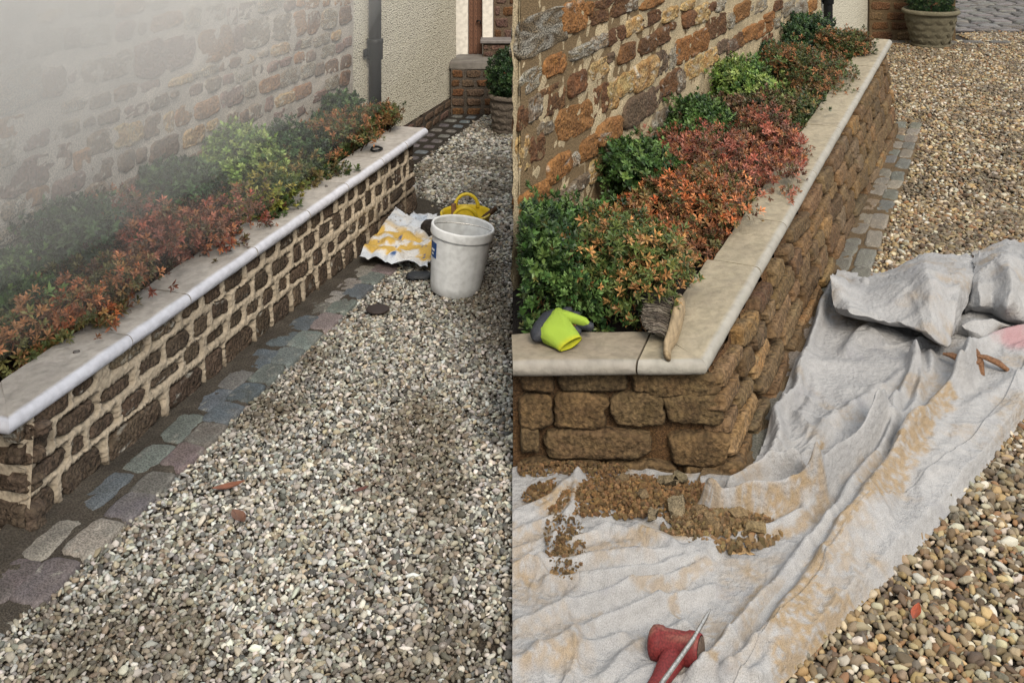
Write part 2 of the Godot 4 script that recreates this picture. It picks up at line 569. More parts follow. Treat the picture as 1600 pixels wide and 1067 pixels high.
# ---------- ground cover ----------
func pebbles() -> Array:
	var out := []
	var ico := SphereMesh.new()
	ico.radial_segments = 9
	ico.rings = 5
	ico.radius = .5
	ico.height = 1.0
	var a := ico.get_mesh_arrays()
	var src: PackedVector3Array = a[Mesh.ARRAY_VERTEX]
	for k in 12:
		var v := PackedVector3Array()
		var off := Vector3(rng.randf() * 90, rng.randf() * 90, 0)
		var st := Vector3(rng.randf_range(.85, 1.5), rng.randf_range(.45, .75), rng.randf_range(.65, .95))
		for p in src:
			var q: Vector3 = p.normalized()
			var r := .5 * (1 + noise.get_noise_3d(q.x * 70 + off.x * 9, q.y * 70 + off.y * 9, q.z * 70) * .5 + noise.get_noise_3d(q.x * 170 + off.x, q.y * 170, q.z * 170 + off.y) * .22)
			v.append(q * r * st)
		out.append(smooth(v, a[Mesh.ARRAY_INDEX], PackedColorArray()))
	return out

func gravel(called: String, label: String, x0: float, x1: float, d0: float, d1: float, step: Callable, allowed: Callable, pal: Array, size: float, shapes: Array) -> void:
	var o := Node3D.new()
	o.name = numbered(called)
	tag(o, label, "gravel", "", "stuff")
	add_child(o)
	var where := []
	var tint := []
	for k in shapes.size():
		where.append([])
		tint.append([])
	var d := d0
	while d < d1:
		var st: float = step.call(d)
		var x := x0
		while x < x1:
			var p := Vector2(x + rng.randf_range(-.5, .5) * st, d + rng.randf_range(-.5, .5) * st)
			x += st
			if not allowed.call(p): continue
			var bare := noise.get_noise_2d(p.x * 130, p.y * 130)
			if bare < -.46 and x0 < -.5 and rng.randf() < .5: continue
			var k := rng.randi() % shapes.size()
			var s := size * (st / .0112 if st > .0112 and size < .017 else 1.0) * clampf(exp(rng.randfn(0.0, .27)), .5, 1.9)
			var b := Basis.from_euler(Vector3(rng.randfn() * .35, rng.randf() * TAU, rng.randfn() * .35)).scaled_local(Vector3.ONE * s)
			where[k].append(Transform3D(b, Vector3(p.x, s * .16 + rng.randf() * rng.randf() * .013, -p.y)))
			var c: Color = pal[rng.randi() % pal.size()]
			var damp := smoothstep(.0, .5, noise.get_noise_2d(p.x * 170 + 500, p.y * 110)) * (.68 if rng.randf() < .7 else .2)
			tint[k].append(lin(vary(c.lerp(Color(.42, .38, .32), damp), .15)))
		d += st
	for k in shapes.size(): copies("pebbles", shapes[k], M.pebble, o, where[k], tint[k])

func sett_row(root: Node3D, rows: Array, e: Vector2, across: float, shorten: float, warm := 0.0) -> void:
	for i in rows.size():
		var p := Vector2(rows[i][0], rows[i][1])
		var a := Vector2(rows[maxi(i - 1, 0)][0], rows[maxi(i - 1, 0)][1])
		var b := Vector2(rows[mini(i + 1, rows.size() - 1)][0], rows[mini(i + 1, rows.size() - 1)][1])
		var len := (b - a).dot(e) / maxi(1, mini(i + 1, rows.size() - 1) - maxi(i - 1, 0)) * shorten
		len = clampf(len, .07, .3)
		var c: Color = vary((SETT_TONES[rows[i][2]] as Color).lerp(Color(.68, .62, .52), warm), .07)
		wobble = .35
		var m := stone(len, across * rng.randf_range(.92, 1.08), .012, .003, c, vary(c.lerp(Color(.5, .48, .45), .3), .1), .04, .2, 7.0, 22)
		wobble = 1.0
		var x := Vector3(e.x, 0, -e.y)
		put("sett", m, M.sett, root, Transform3D(Basis(x, Vector3.UP.cross(x), Vector3.UP).rotated(Vector3.UP, rng.randf_range(-.05, .05)), Vector3(p.x, .010, -p.y) - root.position))


func _ready() -> void:
	rng.seed = 7
	noise.seed = 12
	noise.frequency = .01
	noise.noise_type = FastNoiseLite.TYPE_SIMPLEX_SMOOTH
	soft.seed = 31
	soft.frequency = .01
	soft.noise_type = FastNoiseLite.TYPE_SIMPLEX_SMOOTH
	soft.fractal_type = FastNoiseLite.FRACTAL_NONE
	# camera
	var cam := Camera3D.new()
	cam.name = "camera"
	cam.projection = Camera3D.PROJECTION_FRUSTUM
	cam.near = .1
	cam.far = 200
	cam.size = .1 * 1067.0 / 1770.0
	cam.frustum_offset = Vector2(0, -.1 * 759.5 / 1770.0)
	cam.position = Vector3(0, 2, 0)
	add_child(cam)
	cam.current = true
	# sky and light: a bright overcast day
	var we := WorldEnvironment.new()
	we.name = "environment"
	var env := Environment.new()
	env.background_mode = Environment.BG_SKY
	var sky := Sky.new()
	var sm := ProceduralSkyMaterial.new()
	sm.sky_top_color = Color(.82, .835, .85)
	sm.sky_horizon_color = Color(.76, .765, .77)
	sm.ground_horizon_color = Color(.45, .44, .42)
	sm.ground_bottom_color = Color(.35, .33, .3)
	sm.sky_curve = .2
	sky.sky_material = sm
	env.sky = sky
	env.tonemap_mode = Environment.TONE_MAPPER_LINEAR
	env.tonemap_exposure = 2.2
	env.sdfgi_enabled = true
	env.ssao_enabled = true
	env.ssil_enabled = true
	env.volumetric_fog_enabled = true
	env.volumetric_fog_density = 0.0
	we.environment = env
	add_child(we)
	var sun := DirectionalLight3D.new()
	sun.name = "sun"
	sun.light_energy = .6
	sun.light_color = Color(1, .96, .90)
	sun.light_angular_distance = 25
	sun.shadow_enabled = true
	sun.rotation_degrees = Vector3(-42, 15, 0)
	add_child(sun)
	materials()
	sprigs.broad = sprig(10, .42, .12, .05)
	sprigs.slim = sprig(9, .30, .16, .04)
	ground_and_walls()
	left_planter()
	right_planter()
	backgrounds()
	edging()
	planting()
	dust_sheet()
	tools()
	stones_on_drive()


const EL := Vector2(.28188, .95945)
const ML := Vector2(.95945, -.28188)
const PA := Vector2(-1.4131, 3.3084)
const ER := Vector2(.4151, .9098)
const MR := Vector2(.9098, -.4151)
const PC := Vector2(.6963, 3.5721)
const QC := Vector2(.615, 3.57)
const EW := Vector2(.4406, .8977)
const PW := Vector2(0, 4.335)
func v3(p: Vector2, y := 0.0) -> Vector3: return Vector3(p.x, y, -p.y)
func l2(u: float, off: float) -> Vector2: return PA + EL * u + ML * off
func r2(u: float, off: float) -> Vector2: return QC + ER * u + MR * off
func hl(u: float) -> float: return .336 + .056 * u / 3.3
func hr(u: float) -> float: return .354 + .223 * u / 5.3


func ground_and_walls() -> void:
	var g := put("ground", grid(60, 60, func(s: float, t: float) -> Vector3: return Vector3((s - .5) * 80, -.004, 10 - t * 60), func(p: Vector3, _a: float, _b: float) -> Color: return Color(.13, .105, .078), Vector3.UP), M.soil, self)
	tag(g, "dark earth ground under the gravel drive", "ground", "", "structure")
	# the tall wall on the left
	var t := frame(EL, v3(l2(0, -.60)))
	var w := thing("stone_wall", v3(l2(0, -.60)), "tall hazy wall of mixed sandstone in pale mortar, behind the freshly pointed planter", "wall")
	var tw := Transform3D(t.basis, Vector3.ZERO)
	put("wall_core", prism([l2(-2.2, -.62) - l2(0, -.60), l2(3.6, -.62) - l2(0, -.60), l2(3.6, -1.0) - l2(0, -.60), l2(-2.2, -1.0) - l2(0, -.60)], -.05, 1.75, lin(Color(.60, .55, .50))), M.mortar, w)
	put("mortar", mortar_face(-2.2, 3.605, 0, func(_u: float) -> float: return 1.75, .03, Color(.86, .82, .77), .012), M.mortar, w, tw)
	lay(w, [[0.682, 1.438, 0.167, 0.084, "W"], [0.855, 1.391, 0.152, 0.044, "Y"], [1.044, 1.398, 0.177, 0.076, "W"], [1.184, 1.385, 0.1, 0.068, "D"], [1.336, 1.366, 0.186, 0.07, "O"], [1.533, 1.346, 0.172, 0.045, "W"], [0.622, 1.319, 0.117, 0.129, "W"], [0.813, 1.298, 0.184, 0.096, "W"], [0.973, 1.287, 0.084, 0.085, "D"], [1.124, 1.277, 0.179, 0.087, "W"], [1.304, 1.268, 0.122, 0.08, "P"], [1.434, 1.26, 0.06, 0.049, "D"], [1.608, 1.266, 0.236, 0.074, "O"], [1.487, 1.119, 0.216, 0.15, "P"], [1.202, 1.135, 0.327, 0.099, "G"], [0.862, 1.139, 0.13, 0.112, "B"], [0.973, 1.143, 0.049, 0.055, "P"], [0.667, 1.149, 0.225, 0.153, "W"], [0.649, 1.025, 0.138, 0.074, "O"], [0.986, 1.023, 0.153, 0.045, "W"], [1.143, 1.01, 0.131, 0.057, "D"], [1.313, 1.007, 0.158, 0.059, "B"], [1.481, 1.001, 0.15, 0.044, "P"], [1.394, 0.918, 0.172, 0.054, "P"], [1.562, 0.921, 0.126, 0.062, "D"], [1.07, 0.941, 0.071, 0.036, "D"], [1.21, 0.931, 0.135, 0.058, "D"], [1.336, 0.828, 0.195, 0.097, "Y"], [1.504, 0.824, 0.114, 0.089, "D"], [1.625, 0.811, 0.089, 0.091, "Y"], [0.947, 0.937, 0.143, 0.064, "G"], [0.767, 0.939, 0.146, 0.062, "P"], [0.616, 0.929, 0.11, 0.083, "G"], [1.156, 0.839, 0.165, 0.083, "G"], [1.031, 0.804, 0.101, 0.071, "O"], [0.921, 0.84, 0.097, 0.094, "P"], [0.719, 0.822, 0.278, 0.108, "P"], [0.948, 0.722, 0.196, 0.074, "P"], [0.773, 0.727, 0.111, 0.067, "O"], [1.164, 0.723, 0.165, 0.088, "D"], [1.313, 0.721, 0.114, 0.086, "D"], [1.424, 0.716, 0.069, 0.066, "D"], [1.597, 0.71, 0.206, 0.091, "D"], [1.389, 0.593, 0.154, 0.092, "G"], [0.648, 0.724, 0.118, 0.065, "W"], [0.777, 0.662, 0.098, 0.062, "W"], [0.633, 0.63, 0.163, 0.051, "W"], [0.929, 0.616, 0.127, 0.064, "W"], [1.123, 0.647, 0.138, 0.067, "G"], [1.718, 1.114, 0.236, 0.145, "P"], [2.034, 1.093, 0.277, 0.141, "O"], [2.24, 1.091, 0.105, 0.114, "P"], [1.821, 1.25, 0.139, 0.1, "W"], [2.015, 1.248, 0.183, 0.079, "W"], [2.173, 1.211, 0.091, 0.088, "P"], [2.323, 1.223, 0.159, 0.084, "D"], [2.548, 1.217, 0.233, 0.06, "W"], [2.774, 1.188, 0.133, 0.055, "P"], [2.434, 1.087, 0.251, 0.144, "G"], [2.688, 1.083, 0.194, 0.137, "G"], [2.162, 0.978, 0.205, 0.044, "B"], [2.316, 0.97, 0.152, 0.045, "Y"], [1.847, 0.98, 0.086, 0.03, "W"], [1.969, 0.981, 0.146, 0.049, "W"], [1.733, 0.978, 0.196, 0.041, "Y"], [1.675, 0.929, 0.061, 0.026, "D"], [1.848, 0.914, 0.119, 0.047, "P"], [1.998, 0.909, 0.148, 0.067, "G"], [2.137, 0.907, 0.09, 0.047, "P"], [2.278, 0.906, 0.151, 0.077, "W"], [2.426, 0.901, 0.099, 0.049, "D"], [2.574, 0.891, 0.118, 0.054, "P"], [2.723, 0.889, 0.131, 0.045, "P"], [2.659, 0.965, 0.185, 0.061, "Y"], [2.479, 0.974, 0.121, 0.033, "G"], [2.169, 0.813, 0.217, 0.088, "P"], [2.36, 0.813, 0.103, 0.084, "W"], [2.555, 0.805, 0.206, 0.08, "O"], [2.782, 0.799, 0.192, 0.09, "W"], [1.753, 0.817, 0.135, 0.093, "O"], [1.942, 0.805, 0.212, 0.078, "O"], [1.832, 0.702, 0.172, 0.083, "Y"], [1.997, 0.717, 0.091, 0.049, "Y"], [2.173, 0.708, 0.121, 0.063, "G"], [2.29, 0.689, 0.082, 0.064, "D"], [2.4, 0.687, 0.131, 0.085, "G"], [2.547, 0.699, 0.096, 0.074, "P"], [2.724, 0.689, 0.218, 0.062, "Y"], [2.902, 1.183, 0.1, 0.042, "O"], [3.052, 1.161, 0.193, 0.051, "O"], [3.224, 1.146, 0.11, 0.045, "O"], [3.388, 1.122, 0.097, 0.046, "O"], [3.514, 1.114, 0.101, 0.035, "O"], [2.887, 1.079, 0.16, 0.127, "O"], [3.067, 1.05, 0.153, 0.123, "B"], [3.259, 1.045, 0.188, 0.112, "W"], [3.487, 1.033, 0.155, 0.1, "B"], [2.841, 0.959, 0.135, 0.056, "P"], [2.972, 0.952, 0.118, 0.057, "W"], [3.166, 0.94, 0.191, 0.066, "W"], [3.362, 0.932, 0.123, 0.061, "Y"], [3.514, 0.874, 0.11, 0.062, "P"], [2.879, 0.883, 0.129, 0.056, "O"], [3.027, 0.868, 0.119, 0.065, "D"], [3.233, 0.863, 0.212, 0.074, "W"], [3.415, 0.852, 0.098, 0.053, "P"], [2.988, 0.796, 0.165, 0.079, "W"], [3.149, 0.774, 0.124, 0.073, "D"], [3.301, 0.758, 0.155, 0.09, "B"], [3.487, 0.755, 0.155, 0.077, "B"], [3.478, 0.66, 0.136, 0.085, "B"], [3.293, 0.662, 0.19, 0.075, "W"], [2.926, 0.69, 0.201, 0.078, "O"], [2.872, 0.588, 0.182, 0.049, "P"], [2.666, 0.623, 0.142, 0.048, "P"], [3.149, 0.62, 0.182, 0.059, "P"], [3.406, 0.548, 0.16, 0.069, "B"], [2.102, 0.6, 0.165, 0.062, "D"], [1.93, 0.597, 0.167, 0.06, "G"], [1.768, 0.594, 0.157, 0.058, "G"], [2.348, 0.589, 0.154, 0.058, "P"]], tw, Vector2(.002, .010), .007, "stone", .22, 1.2)
	var more := []   # the same wall beyond the left edge of the planter
	for k in 10:
		var u := -2.15
		while u < .42:
			var l := rng.randf_range(.16, .36)
			more.append([u + l / 2, .10 + k * .165, minf(l, .5 - u) * .84, .125 * rng.randf_range(.8, 1.1), ["P", "O", "B", "G", "D", "W", "Y"][rng.randi() % 7]])
			u += l
	lay(w, more, tw, Vector2(.002, .010), .007, "stone", .22)
	# the tall wall on the right, sawn off where the two plots meet
	var tr := frame(EW, v3(PW))
	var wr := thing("stone_wall", v3(PW), "tall warm brown and orange sandstone wall with sandy mortar, behind the raked-out planter", "wall")
	var twr := Transform3D(tr.basis, Vector3.ZERO)
	var n := Vector2(-EW.y, EW.x)
	put("wall_core", prism([Vector2(.034, .06), EW * 6.03 + n * .02, EW * 6.03 + n * .4, Vector2(.034, .90)], -.05, 1.6, lin(Color(.62, .53, .40))), M.mortar, wr)
	put("mortar", mortar_face(.006, 6.045, 0, func(_u: float) -> float: return 1.6, .03, Color(.93, .85, .70), .014), M.mortar, wr, twr)
	var rr := []
	for r in [[0.259, 1.29, 0.529, 0.16, "L"], [0.61, 1.308, 0.254, 0.127, "O"], [0.759, 1.32, 0.097, 0.062, "O"], [1.019, 1.29, 0.504, 0.107, "B"], [1.326, 1.27, 0.199, 0.062, "G"], [1.622, 1.245, 0.337, 0.052, "O"], [1.921, 1.151, 0.282, 0.075, "Y"], [1.61, 1.171, 0.257, 0.065, "B"], [1.355, 1.166, 0.273, 0.088, "Y"], [1.109, 1.151, 0.235, 0.078, "R"], [0.891, 1.153, 0.218, 0.07, "W"], [0.682, 1.145, 0.275, 0.056, "L"], [0.393, 1.132, 0.221, 0.085, "O"], [0.129, 1.11, 0.258, 0.095, "W"], [0.899, 1.03, 0.235, 0.093, "Y"], [1.033, 1.061, 0.09, 0.048, "D"], [1.247, 1.048, 0.229, 0.092, "B"], [1.542, 1.044, 0.271, 0.084, "B"], [1.792, 1.06, 0.209, 0.087, "B"], [1.952, 1.085, 0.099, 0.041, "B"], [0.349, 0.997, 0.281, 0.121, "B"], [0.63, 1.015, 0.213, 0.1, "R"], [0.198, 0.991, 0.157, 0.097, "G"], [0.057, 0.974, 0.148, 0.099, "R"], [0.601, 0.856, 0.421, 0.143, "O"], [0.906, 0.886, 0.204, 0.128, "B"], [1.075, 0.88, 0.183, 0.126, "Y"], [1.247, 0.903, 0.229, 0.105, "Y"], [1.525, 0.908, 0.365, 0.142, "Y"], [1.771, 0.916, 0.208, 0.12, "D"], [1.985, 0.915, 0.166, 0.117, "W"], [1.029, 0.721, 0.327, 0.113, "O"], [0.761, 0.708, 0.194, 0.102, "O"], [0.222, 0.832, 0.158, 0.113, "R"], [0.075, 0.841, 0.183, 0.139, "Y"], [0.439, 0.697, 0.238, 0.101, "O"], [0.601, 0.689, 0.112, 0.061, "W"], [0.867, 0.582, 0.201, 0.098, "Y"], [0.207, 0.645, 0.29, 0.087, "O"], [0.492, 0.568, 0.229, 0.065, "G"], [1.356, 0.752, 0.31, 0.132, "D"], [1.561, 0.749, 0.214, 0.136, "D"], [1.729, 0.749, 0.154, 0.106, "D"], [1.923, 0.782, 0.348, 0.116, "B"], [1.764, 0.593, 0.352, 0.14, "G"], [0.666, 0.576, 0.216, 0.061, "G"], [1.093, 0.601, 0.251, 0.072, "G"], [0.001, 0.712, 0.133, 0.073, "G"], [0.296, 0.893, 0.163, 0.062, "G"], [2.24, 1.161, 0.286, 0.054, "Y"], [2.238, 1.083, 0.226, 0.086, "R"], [2.512, 1.077, 0.334, 0.104, "Y"], [2.707, 1.094, 0.176, 0.057, "R"], [2.888, 1.084, 0.241, 0.078, "W"], [2.822, 0.961, 0.418, 0.124, "B"], [3.152, 0.956, 0.197, 0.097, "W"], [3.423, 0.98, 0.422, 0.109, "O"], [3.851, 0.962, 0.502, 0.088, "W"], [2.157, 0.93, 0.279, 0.135, "O"], [2.462, 0.925, 0.355, 0.133, "O"], [2.4, 0.787, 0.398, 0.117, "Y"], [2.086, 0.759, 0.137, 0.119, "G"], [2.931, 0.827, 0.244, 0.079, "D"], [3.137, 0.796, 0.227, 0.089, "D"], [3.307, 0.799, 0.268, 0.099, "B"], [3.621, 0.809, 0.408, 0.103, "O"], [4.033, 0.796, 0.486, 0.117, "O"], [4.162, 0.851, 0.327, 0.064, "O"], [4.782, 0.841, 0.44, 0.107, "W"], [4.125, 0.693, 0.382, 0.064, "R"], [4.481, 0.773, 0.31, 0.071, "W"], [5.242, 0.785, 0.435, 0.112, "W"], [2.682, 0.797, 0.296, 0.099, "Y"], [4.419, 0.903, 0.285, 0.075, "B"], [4.96, 0.69, 0.411, 0.089, "Y"], [5.488, 0.661, 0.355, 0.094, "O"], [5.694, 0.751, 0.317, 0.096, "O"]]:
		var x0: float = r[0] - r[2] / 2
		if x0 < .045:   # the end of the wall cuts its last stones
			var x1: float = r[0] + r[2] / 2
			r[0] = (x1 + .045) / 2
			r[2] = x1 - .045
			if r[2] < .03: continue
		rr.append(r)
	lay(wr, rr, twr, Vector2(.004, .018), .012, "stone", 0.0, 1.18, .02)
	wall_end(wr)


func wall_end(wr: Node3D) -> void:   # squared stones that close the sawn end of the right wall
	var te := Transform3D(Basis(Vector3(0, 0, 1), Vector3.UP, Vector3(-1, 0, 0)), Vector3(.016, 0, 0))
	put("mortar", mortar_face(-.90, -.04, 0, func(_u: float) -> float: return 1.59, .04, Color(.87, .78, .62), .006), M.mortar, wr, Transform3D(te.basis, Vector3(.026, 0, 0)))
	for k in 10:
		var u := -.88
		while u < -.12:
			var l := minf(rng.randf_range(.2, .42), -.06 - u)
			var tone: Array = TONES[["B", "O", "Y", "R", "G"][rng.randi() % 5]]
			put("stone", stone(l - .02, .14, .006, .004, vary(tone[0], .1), vary(tone[1], .1), .02), M.stone, wr, te * Transform3D(Basis(), Vector3(u + l / 2, .08 + k * .159, 0)))
			u += l


func left_planter() -> void:
	var at := v3(PA)
	var p := thing("stone_planter", at, "long low planter with fresh pale pointing round dark stones and a blue-white bullnosed coping", "planter")
	var t := Transform3D(frame(EL, at, .075).basis, Vector3.ZERO)
	var rows: Array = [[0.001, 0.317, 0.042, 0.068, "G"], [0.135, 0.318, 0.155, 0.062, "K"], [0.286, 0.324, 0.105, 0.05, "K"], [0.52, 0.323, 0.204, 0.053, "G"], [0.728, 0.33, 0.158, 0.06, "G"], [0.902, 0.333, 0.116, 0.048, "K"], [1.049, 0.326, 0.115, 0.055, "K"], [1.209, 0.328, 0.148, 0.073, "K"], [1.369, 0.338, 0.121, 0.054, "K"], [1.507, 0.342, 0.089, 0.053, "K"], [1.651, 0.335, 0.13, 0.056, "K"], [1.803, 0.344, 0.113, 0.067, "K"], [1.931, 0.344, 0.105, 0.076, "K"], [2.066, 0.342, 0.124, 0.069, "K"], [2.211, 0.351, 0.095, 0.05, "K"], [2.322, 0.349, 0.083, 0.067, "K"], [2.45, 0.348, 0.111, 0.078, "K"], [2.592, 0.357, 0.124, 0.073, "K"], [2.741, 0.352, 0.122, 0.051, "G"], [2.869, 0.363, 0.1, 0.072, "K"], [2.98, 0.357, 0.103, 0.072, "K"], [3.114, 0.362, 0.088, 0.071, "K"], [0.054, 0.24, 0.149, 0.058, "K"], [0.246, 0.241, 0.198, 0.061, "K"], [0.449, 0.238, 0.169, 0.046, "K"], [0.64, 0.244, 0.141, 0.047, "K"], [0.802, 0.243, 0.144, 0.068, "K"], [0.957, 0.243, 0.097, 0.065, "K"], [1.1, 0.255, 0.127, 0.06, "K"], [1.269, 0.25, 0.131, 0.056, "K"], [1.417, 0.252, 0.113, 0.073, "K"], [1.584, 0.254, 0.155, 0.057, "K"], [1.738, 0.253, 0.079, 0.074, "K"], [1.863, 0.261, 0.122, 0.068, "K"], [2.015, 0.265, 0.129, 0.053, "K"], [2.143, 0.267, 0.099, 0.08, "K"], [2.27, 0.26, 0.097, 0.054, "K"], [2.395, 0.265, 0.109, 0.053, "K"], [2.518, 0.267, 0.089, 0.067, "K"], [2.646, 0.269, 0.101, 0.052, "K"], [2.793, 0.264, 0.106, 0.058, "K"], [2.906, 0.268, 0.101, 0.078, "K"], [3.013, 0.269, 0.057, 0.068, "K"], [3.114, 0.271, 0.088, 0.073, "K"], [0.084, 0.161, 0.208, 0.055, "K"], [0.24, 0.158, 0.056, 0.053, "K"], [0.366, 0.16, 0.139, 0.049, "K"], [0.531, 0.158, 0.13, 0.058, "K"], [0.718, 0.165, 0.185, 0.037, "K"], [0.896, 0.17, 0.111, 0.062, "K"], [1.054, 0.172, 0.134, 0.038, "K"], [1.206, 0.173, 0.094, 0.054, "K"], [1.332, 0.169, 0.099, 0.04, "K"], [1.46, 0.167, 0.093, 0.058, "K"], [1.592, 0.17, 0.081, 0.05, "K"], [1.748, 0.167, 0.196, 0.061, "K"], [1.931, 0.173, 0.105, 0.067, "K"], [2.062, 0.17, 0.076, 0.046, "K"], [2.197, 0.176, 0.123, 0.046, "K"], [2.311, 0.18, 0.075, 0.041, "K"], [2.419, 0.176, 0.094, 0.06, "K"], [2.53, 0.173, 0.081, 0.058, "K"], [2.633, 0.181, 0.042, 0.042, "K"], [2.719, 0.181, 0.078, 0.065, "K"], [2.879, 0.181, 0.191, 0.06, "K"], [3.081, 0.182, 0.155, 0.052, "K"], [0.052, 0.064, 0.143, 0.093, "K"], [0.26, 0.065, 0.203, 0.096, "K"], [0.54, 0.065, 0.31, 0.096, "K"], [0.841, 0.065, 0.221, 0.095, "K"], [1.033, 0.069, 0.128, 0.103, "K"], [1.22, 0.067, 0.218, 0.098, "K"], [1.412, 0.071, 0.123, 0.106, "K"], [1.57, 0.067, 0.16, 0.098, "K"], [1.713, 0.068, 0.079, 0.099, "K"], [1.841, 0.071, 0.114, 0.106, "K"], [1.971, 0.069, 0.107, 0.102, "K"], [2.115, 0.071, 0.141, 0.104, "K"], [2.255, 0.071, 0.111, 0.104, "K"], [2.404, 0.071, 0.14, 0.104, "K"], [2.559, 0.072, 0.123, 0.106, "K"], [2.72, 0.072, 0.164, 0.105, "K"], [2.897, 0.075, 0.156, 0.112, "K"], [3.076, 0.074, 0.164, 0.11, "K"]]
	for r in rows: if r[4] == "K": r[4] = "F"
	# pointing stands proud and laps raggedly over the edges of the stones
	var L := 3.125
	var nu := 500
	var nv := 60
	var hole := PackedFloat32Array()
	hole.resize((nu + 1) * (nv + 1))
	for r in rows:
		var i0 := clampi(int((r[0] - r[2] / 2 - .02) / L * nu), 0, nu)
		var i1 := clampi(int((r[0] + r[2] / 2 + .02) / L * nu) + 1, 0, nu)
		for i in range(i0, i1 + 1):
			var u := L * i / nu
			for j in nv + 1:
				var v := hl(u) * j / nv
				var q := Vector3(u, v, 0)
				var du: float = r[2] / 2 - absf(u - r[0])
				var dv: float = r[3] / 2 - absf(v - r[1] - (u - r[0]) * n3(Vector3(r[0], r[1], 3), .5) * .15)
				var inside := minf(du, dv)
				if du < .007 and dv < .007: inside = .007 - Vector2(.007 - du, .007 - dv).length()
				inside += n3(q, .3) * .005 + n3(q, .6) * .007 + n3(q, 1.1) * .006 + .003
				var k := j * (nu + 1) + i
				hole[k] = maxf(hole[k], smoothstep(-.001, .006, inside))
	var fresh := lin(Color(.735, .68, .60))
	var mud := lin(Color(.42, .37, .31))
	put("pointing", grid(nu, nv, func(s: float, tt: float) -> Vector3:
		var u := s * L
		var q := Vector3(u, hl(u) * tt, 0)
		var hh: float = hole[roundi(tt * nv) * (nu + 1) + roundi(s * nu)]
		q.z = lerpf(.002 + n3(q, .12) * .004 + n3(q, .5) * .0035, -.030, hh)
		return q,
	func(q: Vector3, s: float, tt: float) -> Color:
		var k := 1.0 + n3(q, .06) * .22 + n3(q, .4) * .2
		var c := fresh.lerp(mud, smoothstep(.20, .05, tt + n3(q, .10) * .10) )
		c = c.lerp(mud, smoothstep(.74, .86, s + n3(q, .1) * .1) * smoothstep(.6, .3, tt) * .85)
		return Color(c.r * k, c.g * k, c.b * k), Vector3(0, 0, 1)), M.pointing, p, t)
	lay(p, rows, t * Transform3D(Basis(), Vector3(0, 0, -.004)), Vector2(-.002, .004), .005, "stone")
	# the short return at the near end
	var e2 := -ML
	var tr := Transform3D(frame(ML, at, .075).basis, Vector3.ZERO)
	put("pointing", mortar_face(-.62, .0, 0, func(_u: float) -> float: return .33, .02, Color(.735, .68, .60), .005), M.pointing, p, tr)
	var q := []
	for r in [[-.112, .30, .27, .05], [-.102, .225, .25, .055], [-.36, .23, .2, .06], [-.122, .15, .29, .05], [-.42, .15, .24, .05], [-.094, .055, .24, .10], [-.36, .055, .24, .10]]: q.append([r[0], r[1], r[2], r[3], "F"])
	lay(p, q, tr, Vector2(.002, .006), .005)
	# the far end
	put("end_wall", prism([l2(3.10, -.03) - PA, l2(3.14, -.03) - PA, l2(3.14, -.58) - PA, l2(3.10, -.58) - PA], 0, hl(3.1) - .004, lin(Color(.42, .35, .28))), M.mortar, p)
	var J := [-.08, 0.505, 0.857, 1.35, 1.821, 2.229, 2.663, 2.994, 3.31]
	var slope := atan(.056 / 3.3)
	var tc := Transform3D(Basis(frame(EL, at).basis.x * cos(slope) + Vector3.UP * sin(slope), Vector3.UP, frame(EL, at).basis.z), Vector3(0, hl(0) + .001, 0))
	var top := Color(.69, .665, .635)
	var nose := Color(.82, .825, .86)
	for i in J.size() - 1:
		var parts := []
		parts.append([tc, J[i] + (.0025 if i else .0), J[i + 1] - .0025, .205, .048, 1.0 if i == 0 else rng.randf_range(-.06, .06), rng.randf_range(-.05, .05), top, nose])
		if i == 0:
			var corner := tc * Vector3(-.08, 0, 0)
			parts.append([Transform3D(frame(ML, at).basis, corner), -.6, 0.0, .205, .048, 0, -1.0, top, nose])
		slab_part(p, parts)
	put("soil", prism([l2(.03, -.06) - PA, l2(3.11, -.06) - PA, l2(3.11, -.59) - PA, l2(.03, -.59) - PA], .01, .30, Color(.022, .017, .013)), M.soil, p)


